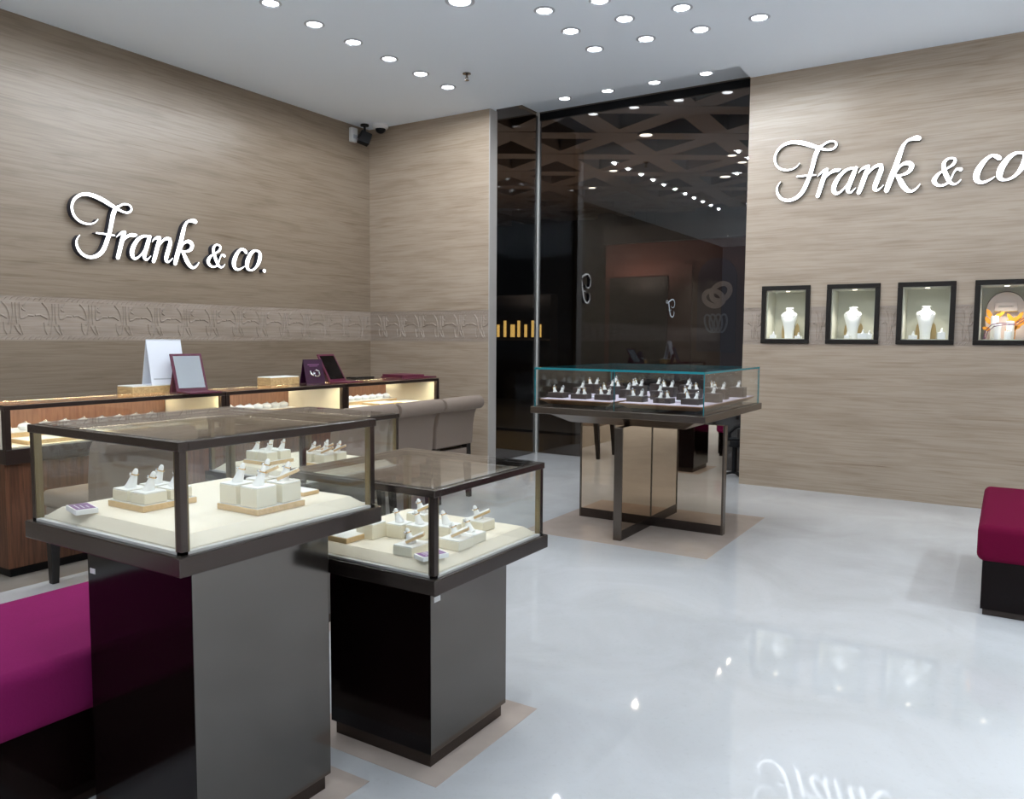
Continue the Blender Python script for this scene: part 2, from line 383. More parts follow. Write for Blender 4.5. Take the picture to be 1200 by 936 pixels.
# ------------------------------------------------------------------ ceiling lights and fittings
def lamp_light(parent, x, y, z, energy, angle=166, blend=.8, color=(.90, .945, 1.), r=.04):
    li = bpy.data.lights.new('downlight_beam', 'SPOT'); li.energy = energy; li.spot_size = math.radians(angle); li.spot_blend = blend
    li.shadow_soft_size = r; li.color = color
    o = bpy.data.objects.new('downlight_beam', li); COL.objects.link(o); o.location = (x, y, z)
    if parent: o.parent = parent; o.location = Vector((x, y, z)) - Vector(parent.location)
    return o
DL_E = 24.; HOT = 7.6
def downlight(x, y, z, label, group, R=.062, energy=DL_E, face='lamp', angle=180, color=(.86, .93, 1.)):
    t = thing('downlight', label, 'ceiling light', (x, y, z), group)
    MB().lathe([(R*.86, -.001), (R*1.18, -.001), (R*1.20, -.004), (R*.97, -.010), (R*.86, -.006), (R*.86, -.001)], (x, y, z), 28).build('trim_ring', 'grey_ring', t, True)
    MB().lathe([(R*.87, 0), (R*.87, -.003), (R*.5, -.0045), (.001, -.005)], (x, y, z), 28).build('lamp_face', face, t, True)
    if energy: lamp_light(t, x, y, z - .012, energy, angle, .25 if angle > 170 else .7, color, .016)
    return t
row = [(-4.394, 3.842), (-4.41, 4.261), (-4.412, 4.668), (-4.416, 5.091), (-4.425, 5.512), (-4.438, 5.923)]
for i, (x, y) in enumerate(row):
    downlight(x, y, ZC, f'recessed downlight, {ORD[5-i]} from the back corner in the row by the left wall', 'downlights in the row along the left wall', energy=DL_E*.72)
for i in range(5):
    downlight(-4.39, 3.42 - .42*i, ZC, 'recessed downlight continuing the left wall row, out of view above', 'left wall downlights above the frame', energy=DL_E*.42)
downlight(-3.267, 4.494, ZC, 'large bright round downlight standing alone to the left of the ceiling cluster', 'ceiling cluster of downlights', R=.085, energy=DL_E*.6)
clus = {(-2.853, 4.925): "farthest from the window in the cluster's leftmost line", (-2.867, 5.345): "in the middle of the cluster's leftmost line", (-2.877, 5.764): "nearest the window in the cluster's leftmost line",
        (-2.45, 4.975): 'farthest from the window in the cluster\'s second line', (-2.433, 5.343): "in the middle of the cluster's second line", (-2.449, 5.774): "nearest the window in the cluster's second line",
        (-2.019, 5.374): 'uppermost in the third line of the cluster', (-2.035, 5.812): "nearest the window in the cluster's third line", (-1.608, 5.818): 'standing alone at the right end of the cluster'}
for (x, y), w in clus.items(): downlight(x, y, ZC, 'recessed downlight ' + w, 'ceiling cluster of downlights', energy=DL_E*.55)
for x, y in [(-5.3 + 1.5*a, -3.2 + 1.3*b) for a in range(8) for b in range(5) if a or b < 2] + [(.7, 5.7), (2.2, 5.7), (3.7, 5.7), (5.2, 5.7), (.7, 4.0), (2.2, 4.0), (3.7, 4.0), (5.2, 4.0), (-.7, 4.4), (-1.6, 3.4)]:
    downlight(x, y, ZC, 'recessed downlight added over the sales floor, out of view above', 'downlights out of view above', **(dict(energy=DL_E*HOT, angle=92, color=(.80, .91, 1.)) if x > 1.6 or y < -1.2 else dict(energy=DL_E*.85)))  # unseen lamps added for fill; strong narrow ones bounce light to the ceiling
for i, x in enumerate((-4.023, -3.534, -3.034, -2.521)):
    downlight(x, 7.38, ZS, f'recessed downlight, {ORD[i]} from the left in the slot above the window', 'downlights in the window slot', energy=DL_E*.2, angle=124)
# sprinkler head
t = thing('sprinkler', 'small metal sprinkler head on the white ceiling beside the left row of downlights', 'sprinkler', (-4.082, 5.718, ZC))
MB().lathe([(.001, 0), (.036, 0), (.036, -.006), (.014, -.012), (.001, -.012)], (-4.082, 5.718, ZC), 20).build('ceiling_rose', 'bronze', t, True)
mb = MB(); mb.cyl((-4.082, 5.718, ZC - .01), (-4.082, 5.718, ZC - .035), .009); mb.tube([(-4.092, 5.718, ZC-.03), (-4.095, 5.718, ZC-.045), (-4.082, 5.718, ZC-.058)], .003); mb.tube([(-4.072, 5.718, ZC-.03), (-4.069, 5.718, ZC-.045), (-4.082, 5.718, ZC-.058)], .003)
mb.lathe([(.001, 0), (.02, 0), (.02, -.003), (.001, -.003)], (-4.082, 5.718, ZC - .057)); mb.build('head', 'bronze', t, True)
# cameras in the back corner
t = thing('motion_sensor', 'white oblong alarm sensor box high on the left wall at the back corner', 'sensor', (-6.1, 6.40, 3.40))
MB().box(-6.1, -6.05, 6.37, 6.46, 3.395, 3.545).build('housing', 'white_plastic', t, bevel=.008)
mb = MB(); mb.box(-6.05, -6.046, 6.39, 6.44, 3.43, 3.47); mb.build('lens_window', 'grey_ring', t, bevel=.002)
t = thing('security_camera', 'black box camera hanging from the ceiling in the back corner', 'camera', (-5.98, 6.49, ZC))
MB().lathe([(.001, 0), (.045, 0), (.045, -.018), (.001, -.02)], (-5.98, 6.49, ZC), 20).build('ceiling_plate', 'black', t, True)
MB().tube([(-5.98, 6.49, ZC - .015), (-5.975, 6.485, ZC - .06), (-5.96, 6.47, ZC - .105)], .013, 10).build('bracket', 'black', t, True)
T = Matrix.Translation((-5.935, 6.45, ZC - .165)) @ Matrix.Rotation(math.radians(-35), 4, 'Z') @ Matrix.Rotation(math.radians(-18), 4, 'X')
mb = MB(); mb.box(-.055, .055, -.07, .05, -.06, .065, 0, T); mb.build('body', 'black', t, bevel=.01)
MB().lathe([(.001, 0), (.026, 0), (.024, .012), (.001, .014)], (0, 0, 0), 18, 0, T @ Matrix.Translation((0, -.07, 0)) @ Matrix.Rotation(PI/2, 4, 'X')).build('lens', 'dark_leg', t, True)
t = thing('dome_camera', 'white dome camera on the ceiling against the back wall corner', 'camera', (-5.84, 6.585, ZC))
MB().lathe([(.001, 0), (.085, 0), (.085, -.03), (.072, -.045), (.001, -.045)], (-5.84, 6.585, ZC), 28).build('housing', 'white_plastic', t, True)
MB().lathe([(.056, -.044)] + [(.056*math.cos(a), -.044 - .05*math.sin(a)) for a in (.3, .6, .9, 1.2, 1.5)] + [(.001, -.094)], (-5.84, 6.585, ZC), 24).build('dome', 'black', t, True)

# ------------------------------------------------------------------ lit script signs
STROKES = json.loads('''{"F": [[[0.216, 0.314, 0.0068], [0.204, 0.298, 0.0095], [0.18, 0.28, 0.0136], [0.147, 0.27, 0.0176], [0.105, 0.27, 0.0217], [0.061, 0.286, 0.0244], [0.03, 0.314, 0.0257], [0.014, 0.353, 0.0257], [0.013, 0.396, 0.0257], [0.029, 0.437, 0.0271], [0.062, 0.472, 0.0298], [0.108, 0.493, 0.0339], [0.158, 0.497, 0.0393], [0.21, 0.488, 0.0447], [0.269, 0.469, 0.0461], [0.324, 0.444, 0.0434], [0.373, 0.423, 0.0352], [0.416, 0.406, 0.0257], [0.459, 0.399, 0.0217], [0.49, 0.409, 0.0217], [0.506, 0.429, 0.0217], [0.501, 0.452, 0.0203], [0.478, 0.466, 0.019], [0.444, 0.465, 0.0203], [0.413, 0.451, 0.0217], [0.386, 0.432, 0.0244]], [[0.386, 0.435, 0.0298], [0.363, 0.409, 0.0461], [0.345, 0.369, 0.0488], [0.332, 0.315, 0.0461], [0.32, 0.261, 0.0447], [0.305, 0.206, 0.0447], [0.285, 0.153, 0.0461], [0.26, 0.093, 0.0461], [0.228, 0.05, 0.0434], [0.185, 0.022, 0.0379], [0.135, 0.012, 0.0325], [0.09, 0.025, 0.0312], [0.057, 0.055, 0.0298], [0.039, 0.095, 0.0257], [0.039, 0.131, 0.0176], [0.052, 0.158, 0.0108], [0.065, 0.174, 0.0054]], [[0.2, 0.206, 0.0163], [0.272, 0.206, 0.019], [0.351, 0.204, 0.0136]]], "r": [[[0.368, 0.193, 0.0068], [0.389, 0.213, 0.0163], [0.417, 0.233, 0.0298], [0.44, 0.239, 0.0352]], [[0.441, 0.234, 0.0325], [0.428, 0.21, 0.0461], [0.409, 0.152, 0.0488], [0.391, 0.087, 0.0474], [0.374, 0.03, 0.0447]], [[0.407, 0.138, 0.0108], [0.435, 0.182, 0.019], [0.466, 0.21, 0.0298], [0.499, 0.224, 0.0379], [0.528, 0.225, 0.0366], [0.546, 0.232, 0.0136]]], "a": [[[0.675, 0.231, 0.0136], [0.642, 0.23, 0.0244], [0.601, 0.224, 0.0298], [0.559, 0.196, 0.0379], [0.523, 0.149, 0.0461], [0.501, 0.098, 0.0515], [0.5, 0.061, 0.0488], [0.521, 0.035, 0.0325], [0.556, 0.049, 0.0203], [0.596, 0.092, 0.0163], [0.631, 0.153, 0.0163], [0.654, 0.203, 0.019]], [[0.665, 0.228, 0.0379], [0.648, 0.182, 0.0488], [0.628, 0.124, 0.0501], [0.611, 0.077, 0.0501], [0.61, 0.047, 0.0379], [0.631, 0.034, 0.023], [0.654, 0.053, 0.0122], [0.667, 0.067, 0.0068]]], "n": [[[0.687, 0.189, 0.0068], [0.706, 0.213, 0.019], [0.739, 0.229, 0.0325], [0.76, 0.233, 0.0271]], [[0.76, 0.228, 0.0298], [0.746, 0.188, 0.0488], [0.726, 0.126, 0.0501], [0.708, 0.068, 0.0488], [0.693, 0.028, 0.0447]], [[0.72, 0.119, 0.0108], [0.753, 0.169, 0.019], [0.791, 0.212, 0.0271], [0.826, 0.23, 0.0352], [0.854, 0.229, 0.0352]], [[0.856, 0.224, 0.0325], [0.854, 0.191, 0.0488], [0.834, 0.131, 0.0515], [0.816, 0.077, 0.0515], [0.812, 0.045, 0.0407], [0.83, 0.033, 0.0244], [0.857, 0.049, 0.0122], [0.875, 0.069, 0.0068]]], "k": [[[1.116, 0.408, 0.0461], [1.099, 0.413, 0.0515], [1.071, 0.41, 0.0379], [1.042, 0.403, 0.0271], [1.019, 0.383, 0.0298], [1.001, 0.35, 0.0407], [0.985, 0.3, 0.0501], [0.963, 0.223, 0.0542], [0.94, 0.152, 0.0569], [0.919, 0.09, 0.0569], [0.9, 0.026, 0.0488]], [[0.954, 0.138, 0.0136], [0.983, 0.198, 0.0217], [1.019, 0.224, 0.0352], [1.054, 0.224, 0.0461], [1.074, 0.201, 0.0488], [1.062, 0.164, 0.0407], [1.024, 0.141, 0.0271], [0.976, 0.133, 0.019]], [[0.972, 0.136, 0.0298], [0.995, 0.098, 0.0488], [1.02, 0.051, 0.0542], [1.049, 0.015, 0.0434], [1.078, 0.003, 0.0298], [1.106, 0.014, 0.0203], [1.126, 0.034, 0.0136], [1.139, 0.054, 0.0068]]], "ampersand": [[[1.311, 0.148, 0.014], [1.338, 0.163, 0.02], [1.362, 0.181, 0.028], [1.374, 0.204, 0.028], [1.368, 0.224, 0.022], [1.343, 0.23, 0.02], [1.318, 0.222, 0.024], [1.3, 0.199, 0.034], [1.298, 0.166, 0.0399], [1.309, 0.127, 0.0439], [1.327, 0.083, 0.0439], [1.347, 0.047, 0.0359], [1.371, 0.03, 0.024], [1.394, 0.034, 0.016], [1.411, 0.05, 0.009], [1.418, 0.059, 0.005]], [[1.307, 0.142, 0.01], [1.279, 0.13, 0.02], [1.253, 0.104, 0.0359], [1.237, 0.073, 0.0459], [1.248, 0.045, 0.0359], [1.276, 0.028, 0.024], [1.31, 0.031, 0.022], [1.336, 0.048, 0.02], [1.353, 0.077, 0.016], [1.367, 0.113, 0.014], [1.386, 0.141, 0.02], [1.405, 0.141, 0.03], [1.414, 0.137, 0.0379]]], "c": [[[1.664, 0.193, 0.0439], [1.651, 0.205, 0.0439], [1.625, 0.218, 0.03], [1.596, 0.209, 0.032], [1.562, 0.174, 0.0459], [1.537, 0.132, 0.0559], [1.522, 0.089, 0.0599], [1.524, 0.052, 0.0539], [1.542, 0.028, 0.0359], [1.575, 0.025, 0.026], [1.607, 0.038, 0.018], [1.629, 0.05, 0.012], [1.641, 0.059, 0.006]]], "o": [[[1.801, 0.218, 0.022], [1.764, 0.217, 0.032], [1.727, 0.191, 0.0459], [1.698, 0.152, 0.0559], [1.678, 0.11, 0.0619], [1.671, 0.07, 0.0579], [1.681, 0.04, 0.0399], [1.71, 0.029, 0.022], [1.747, 0.037, 0.024], [1.783, 0.066, 0.034], [1.812, 0.11, 0.0499], [1.828, 0.152, 0.0579], [1.831, 0.187, 0.0499], [1.82, 0.21, 0.034], [1.801, 0.218, 0.022]]], "period": [[[1.876, 0.037, 0.0439], [1.88, 0.034, 0.0439]]]}''')
def smooth_path(st, n=5):
    if len(st) < 3: return st
    P = [st[0]] + st + [st[-1]]; out = []
    for i in range(1, len(P) - 2):
        p0, p1, p2, p3 = P[i-1:i+3]
        for k in range(n):
            t = k / n
            out.append(tuple(.5*((2*p1[j]) + (p2[j]-p0[j])*t + (2*p0[j]-5*p1[j]+4*p2[j]-p3[j])*t*t + (3*p1[j]-p0[j]-3*p2[j]+p3[j])*t**3) for j in range(3)))
    out.append(tuple(st[-1])); return out
def letter(mb, strokes, P, back, front):
    """ribbons of varying width with round ends; dark returns between back and front, lit face at the front"""
    for si, st in enumerate(strokes):
        st = smooth_path(st); n = len(st); fr = front + .0006 * si
        L_, R_ = [], []
        for i, (u, v, w) in enumerate(st):
            a = st[max(0, i-1)]; b = st[min(n-1, i+1)]; dx, dy = b[0]-a[0], b[1]-a[1]; l = math.hypot(dx, dy) or 1
            nx, ny = -dy/l, dx/l; w = max(w*.72, .006) / 2
            L_.append((u + nx*w, v + ny*w)); R_.append((u - nx*w, v - ny*w))
        for i in range(n - 1):
            q = [L_[i], R_[i], R_[i+1], L_[i+1]]
            vs = [P(x, y, fr) for x, y in q] + [P(x, y, back) for x, y in q]
            mb.add(vs, [(0, 1, 2, 3)], 0); mb.add(vs, [(1, 5, 6, 2), (3, 7, 4, 0)], 1)
        for (u, v, w) in (st[0], st[-1]):
            w = max(w*.72, .006) / 2; ring = [(u + w*math.cos(2*PI*k/14), v + w*math.sin(2*PI*k/14)) for k in range(14)]
            vs = [P(x, y, fr + .0003) for x, y in ring] + [P(x, y, back) for x, y in ring]
            mb.add(vs, [list(range(14))], 0); mb.add(vs, [(k, (k+1) % 14, 14 + (k+1) % 14, 14 + k) for k in range(14)], 1)
WORD = [('letter', 'F'), ('letter', 'r'), ('letter', 'a'), ('letter', 'n'), ('letter', 'k'), ('ampersand', 'ampersand'), ('letter', 'c'), ('letter', 'o'), ('full_stop', 'period')]
def sign(label, loc, P, back, front):
    t = thing('wall_sign', label, 'sign', loc)
    for nm, key in WORD:
        mb = MB(); letter(mb, STROKES[key], P, back, front); mb.build(nm, ['sign_face', 'sign_side'], t)
    return t
sign('white lit script sign on the right-hand stone wall above the framed niches', (-.9, 7.09, 2.48), lambda u, v, d: (-1.793 + u, 7.09 - d, 2.481 + v), 0.0, .035)
sign('complete white lit script sign on the left stone wall above the counters', (-6.1, 4.2, 1.89), lambda u, v, d: (-6.1 + d, 3.33 + u*.972, 1.893 + v*.985), 0.0, .055)

# ------------------------------------------------------------------ pedestal show cases
def finger_mb(mb, x, y, z, d, h=.052, r0=.013, r1=.0062):
    d = Vector((*d, 1)).normalized(); p = Vector((x, y, z))
    mb.lathe([(r0*1.25, -.001), (r0*1.2, .002), (r0, .008), (r0*.86, h*.35), (r1*1.2, h*.7), (r1, h*.9), (r1*.6, h), (.0005, h*1.02)], p, 12, 0, None, d)
    return p + d * h * .72, d
def ring_display(label, x, y, z, w=.066, dp=.066, h=.03, lean=(.28, .17), group=None, fh=.052, wedge=False, offs=(0, 0)):
    t = thing('ring_display', label, 'jewellery stand', (x, y, z), group)
    mb = MB(); mb.box(x-w/2, x+w/2, y-dp/2, y+dp/2, z, z+h-.004, 0); mb.box(x-w/2+.0008, x+w/2-.0008, y-dp/2+.0008, y+dp/2-.0008, z+h-.004, z+h, 1)
    mb.build('block', ['cream_box', 'cream_top'], t, bevel=.0015)
    mb = MB(); c, d = finger_mb(mb, x+offs[0], y+offs[1], z+h, lean, fh); mb.build('finger_cone', 'white_resin', t, True)
    mb = MB(); mb.torus(c, .0092, .0016, d, 18, 6, 0); g = c + Vector((-.35, -.9, .1)).normalized()*.0105
    mb.sphere(g, .0042, 1, 8); mb.build('ring', ['gold', 'silver'], t, True)
    if wedge:
        T = Matrix.Translation((x - w*.12, y - dp*.12, z + h)) @ Matrix.Rotation(math.radians(32), 4, 'Z') @ Matrix.Rotation(math.radians(-24), 4, 'Y')
        mb = MB(); mb.box(0, .058, -.012, .012, .001, .009, 0, T); mb.box(0, .058, -.0115, .0115, .009, .011, 1, T); mb.build('ring_wedge', ['tray_wood', 'cream_top'], t)
    return t
def show_case(label, x0, x1, y0, y1, zb, ped, sticker=None):
    """glass box on a pedestal: zb = underside of the deck, ped = (x0, x1, y0, y1)"""
    zt = zb + .045; zg = zt + .252
    t = thing('display_case', label, 'display case', ((x0+x1)/2, (y0+y1)/2, 0), 'glass display cases on pedestals')
    p = MB(); p.box(ped[0], ped[1], ped[2], ped[3], .045, zb); p.m = [0, 0, 0, 1, 0, 1]; p = p.build('pedestal', ['lacquer', 'lacquer_metal'], t, bevel=.002)
    if sticker == 'front': MB().box(ped[0]+.012, ped[0]+.036, ped[2]-.001, ped[2], zb-.100, zb-.086).build('sticker', 'white_plastic', p)
    if sticker == 'side': MB().box(ped[1], ped[1]+.001, ped[2]+.015, ped[2]+.045, zb-.070, zb-.054).build('sticker', 'white_plastic', p)
    MB().box(ped[0]+.012, ped[1]-.012, ped[2]+.012, ped[3]-.012, 0, .046).build('plinth', 'frame_dark', t)
    MB().box(x0, x1, y0, y1, zb, zt).build('deck', 'frame_dark', t, bevel=.003)
    i = .014
    mb = MB()
    for a in ((x0+i, x1-i, y0+i, y0+i+.012), (x0+i, x1-i, y1-i-.012, y1-i), (x0+i, x0+i+.012, y0+i, y1-i), (x1-i-.012, x1-i, y0+i, y1-i)): mb.box(a[0], a[1], a[2], a[3], zt, zt+.007)
    mb.build('glass_channel', 'steel', t)
    b = .030; c = .062
    mb = MB(); mb.box(x0+b, x1-b, y0+b, y1-b, zt, zt+.006); mb.frustum((x0+b, x1-b, y0+b, y1-b, zt+.006), (x0+c, x1-c, y0+c, y1-c, zt+.032)); mb.build('pad', 'cream_pad', t, bevel=.004)
    w = .017
    for (px, py) in ((x0+i, y0+i), (x1-i-w, y0+i), (x0+i, y1-i-w), (x1-i-w, y1-i-w)):
        sx = w if px < (x0+x1)/2 else 0; sy = w if py < (y0+y1)/2 else 0
        mb = MB(); mb.box(px, px+w, py, py+w, zt, zg-.02)
        ix0, ix1 = (px+w, px+w+.004) if sx else (px-.004, px); iy0, iy1 = (py+w, py+w+.004) if sy else (py-.004, py)
        mb.box(ix0, ix1, py, py+w, zt+.006, zg-.02, 1); mb.box(px, px+w, iy0, iy1, zt+.006, zg-.02, 1)
        mb.build('post', ['frame_dark', 'post_gold'], t)
    g = i + .006
    for a in ((x0+g+w, x1-g-w, y0+g, y0+g+.005), (x0+g+w, x1-g-w, y1-g-.005, y1-g), (x0+g, x0+g+.005, y0+g+w, y1-g-w), (x1-g-.005, x1-g, y0+g+w, y1-g-w)):
        MB().box(a[0], a[1], a[2], a[3], zt+.006, zg-.018).build('side_pane', 'glass', t)
    r = .026; o = .010
    mb = MB(); X0, X1, Y0, Y1 = x0+o, x1-o, y0+o, y1-o
    for a in ((X0, X1, Y0, Y0+r), (X0, X1, Y1-r, Y1), (X0, X0+r, Y0+r, Y1-r), (X1-r, X1, Y0+r, Y1-r)): mb.box(a[0], a[1], a[2], a[3], zg-.022, zg-.001)
    mb.build('top_frame', 'frame_dark', t, bevel=.002)
    MB().box(X0+.016, X1-.016, Y0+.016, Y1-.016, zg-.001, zg+.004).build('top_pane', 'glass', t)
    mb = MB()
    s0, s1 = .0155, .0195
    for a in ((X0+.05, X1-.05, Y0+s0, Y0+s1), (X0+.05, X1-.05, Y1-s1, Y1-s0), (X0+s0, X0+s1, Y0+.05, Y1-.05), (X1-s1, X1-s0, Y0+.05, Y1-.05)): mb.box(a[0], a[1], a[2], a[3], zg-.0228, zg-.0221)
    mb.build('led_strip', 'led', t)
    return t, zt + .0328
def ring_tray(label, x0, x1, y0, y1, z, h=.015, group='wooden ring trays in the pedestal cases'):
    t = thing('ring_tray', label, 'tray', ((x0+x1)/2, (y0+y1)/2, z), group)
    MB().box(x0, x1, y0, y1, z, z+h).build('rim', 'tray_wood', t, bevel=.001)
    MB().box(x0+.003, x1-.003, y0+.003, y1-.003, z+h, z+h+.0015).build('liner', 'cream_top', t)
    return z + h + .002
def acrylic_card(label, x, y, z, rz):
    t = thing('acrylic_card', label, 'sign', (x, y, z)); T = Matrix.Translation((x, y, z)) @ Matrix.Rotation(rz, 4, 'Z')
    MB().box(-.026, .026, -.044, .044, .001, .014, 0, T).build('block', 'white_resin', t, bevel=.001)
    mb = MB(); mb.box(-.022, .022, -.038, .038, .014, .0147, 0, T)
    for k in range(3): mb.box(-.014 + .011*k, -.011 + .011*k, -.026, .026 - .012*k, .0147, .015, 1, T)
    mb.build('printed_face', ['plum_print', 'white_card'], t)
M['plum_print'] = plain('purple_print', (.20, .06, .26), .3)

G1, G2 = 'ring stands on the left tray of the tall case', 'ring stands on the right tray of the tall case'
A, za = show_case('tallest glass display case on a dark mirror pedestal, nearest the camera at the left', -2.147, -1.497, 1.034, 1.684, .775, (-2.04, -1.60, 1.135, 1.575), 'front')
zt = ring_tray('oak ring tray on the left of the tall nearest display case', -1.995, -1.84, 1.17, 1.327, za)
for nm, x, y in (('front left', -1.956, 1.211), ('front right', -1.878, 1.211), ('back left', -1.956, 1.286), ('back right', -1.878, 1.286)):
    ring_display(f'cream ring block with finger cone, {nm} on the left tray of the tall case', x, y, zt, .064, .064, .030, group=G1)
zt = ring_tray('oak ring tray on the right of the tall nearest display case', -1.727, -1.57, 1.305, 1.462, za)
for nm, x, y in (('front left', -1.690, 1.342), ('front right', -1.610, 1.342), ('back left', -1.690, 1.424), ('back right', -1.610, 1.424)):
    ring_display(f'tall cream ring block and cone, {nm} on the right tray of the tall case', x, y, zt, .064, .064, .052, group=G2, wedge=('back' in nm))
ring_tray('small flat oak tray behind the right ring tray in the tall case', -1.80, -1.66, 1.54, 1.60, za, .010)
acrylic_card('small clear card with purple print in the near left corner of the tall case', -1.975, 1.09, za + .0006, math.radians(76))

Bc, zb_ = show_case('lower glass display case on a black pedestal, to the right of the tallest case', -1.945, -1.315, 1.697, 2.330, .5825, (-1.83, -1.415, 1.805, 2.222), 'side')
G3 = 'ring stands in the lower case'
for lab, x, y, w, dp, h, wd in (('standing alone at the front centre', -1.482, 1.797, .072, .084, .030, True), ('nearest of the right-hand group', -1.408, 1.923, .076, .080, .032, True),
        ('second of the right-hand group, behind the nearest', -1.416, 2.008, .076, .068, .030, False), ('left of the right-hand group, behind the front post', -1.53, 2.035, .072, .072, .034, False),
        ('farthest of the right-hand group', -1.486, 2.155, .086, .070, .034, True), ('rightmost of the left-hand group', -1.572, 1.948, .064, .062, .046, False),
        ('in the middle of the left-hand group', -1.640, 1.93, .062, .062, .046, False), ('leftmost of the left-hand group, beside the flat tray', -1.712, 1.875, .070, .066, .050, False)):
    ring_display('ivory ring block, ' + lab + ' in the lower case', x, y, zb_, w, dp, h, (-.32, -.12), G3, .046, wd)
zt = ring_tray('oak ring tray at the back of the lower display case', -1.72, -1.60, 2.02, 2.14, zb_)
ring_display('ivory ring block on the oak tray at the back of the lower case', -1.668, 2.08, zt, .076, .076, .032, (-.32, -.12), G3, .046, True)
ring_tray('flat empty oak tray at the front left of the lower display case', -1.80, -1.712, 1.762, 1.868, zb_, .016)
acrylic_card('small clear card with purple print behind the front post of the lower case', -1.395, 1.782, zb_ + .001, math.radians(-20))

Cc, zc_ = show_case('farther glass display case behind the tallest one, near the upholstered chairs', -3.10, -2.46, 2.28, 2.92, .640, (-3.0, -2.56, 2.38, 2.82))
G4 = 'ring stands in the farther case'
zt = ring_tray('oak ring tray in the farther case behind the tallest one, left half', -2.98, -2.82, 2.40, 2.56, zc_)
for i, (x, y) in enumerate(((-2.94, 2.44), (-2.86, 2.44), (-2.94, 2.52), (-2.86, 2.52))):
    ring_display(f'cream ring block, {ORD[i]} on the left tray of the farther case', x, y, zt, .062, .062, .04, group=G4)
zt = ring_tray('oak ring tray in the farther case behind the tallest one, right half', -2.72, -2.56, 2.50, 2.66, zc_)
for i, (x, y) in enumerate(((-2.68, 2.54), (-2.60, 2.54), (-2.68, 2.62), (-2.60, 2.62))):
    ring_display(f'cream ring block, {ORD[i]} on the right tray of the farther case', x, y, zt, .062, .062, .04, group=G4, wedge=True)

# ------------------------------------------------------------------ bronze table with teal-edged glass box
tb = thing('display_table', 'bronze display table with a teal-edged glass box on mirrored cross panels', 'display case', (-2.09, 5.14, 0))
cx, cy = -2.09, 5.14; th = .028
for dx, dy in ((-1, 0), (1, 0), (0, -1), (0, 1)):
    L0, L1 = .0285, .52
    if dx: x0, x1 = sorted((cx + dx*L0, cx + dx*L1)); b = (x0, x1, cy - th + .004, cy + th - .004)
    else: y0, y1 = sorted((cy + dy*L0, cy + dy*L1)); b = (cx - th + .004, cx + th - .004, y0, y1)
    MB().box(*b, .0, .735).build('mirror_panel', 'bronze_mirror', tb)
    MB().box(b[0]-.002, b[1]+.002 if dx == 0 else b[1], b[2]-.002, b[3]+.002 if dy == 0 else b[3]+.002, 0, .065).build('kick_band', 'frame_dark', tb)
    e0, e1 = L1, L1 + .014
    if dx: x0, x1 = sorted((cx + dx*e0, cx + dx*e1)); b = (x0, x1, cy - th, cy + th)
    else: y0, y1 = sorted((cy + dy*e0, cy + dy*e1)); b = (cx - th, cx + th, y0, y1)
    MB().box(*b, 0, .735).build('edge_post', 'bronze', tb, bevel=.002)
MB().box(cx - .0285, cx + .0285, cy - .0285, cy + .0285, 0, .735).build('core_post', 'bronze', tb)
TX0, TX1, TY0, TY1 = -2.715, -1.505, 4.55, 5.81
mb = MB(); mb.frustum((TX0+.20, TX1-.20, TY0+.20, TY1-.20, .735), (TX0+.08, TX1-.08, TY0+.08, TY1-.08, .80)); mb.build('under_frame', 'bronze', tb)
MB().box(TX0, TX1, TY0, TY1, .80, .845).build('deck', 'bronze', tb, bevel=.003)
gx0, gx1, gy0, gy1 = TX0+.018, TX1-.018, TY0+.018, TY1-.018; g = .008; ztop = 1.108
def pane(nm, x0, x1, y0, y1, z0, z1, thin, parent):
    """clear faces, teal cut edges; thin = axis across the sheet"""
    mb = MB(); mb.box(x0, x1, y0, y1, z0, z1)
    fa = {'z': (0, 1), 'y': (2, 4), 'x': (3, 5)}[thin]
    mb.m = [0 if i in fa else 1 for i in range(6)]
    return mb.build(nm, ['glass', 'glass_teal'], parent)
gm = (gx0+gx1)/2; pane('side_pane', gx0, gm-.0015, gy0, gy0+g, .845, ztop-.014, 'y', tb); pane('side_pane', gm+.0015, gx1, gy0, gy0+g, .845, ztop-.014, 'y', tb); pane('side_pane', gx0, gx1, gy1-g, gy1, .845, ztop-.014, 'y', tb)
pane('side_pane', gx0, gx0+g, gy0+g+.001, gy1-g-.001, .845, ztop-.014, 'x', tb); pane('side_pane', gx1-g, gx1, gy0+g+.001, gy1-g-.001, .845, ztop-.014, 'x', tb)
pane('top_pane', gx0, gx1, gy0, gy1, ztop-.014, ztop, 'z', tb)
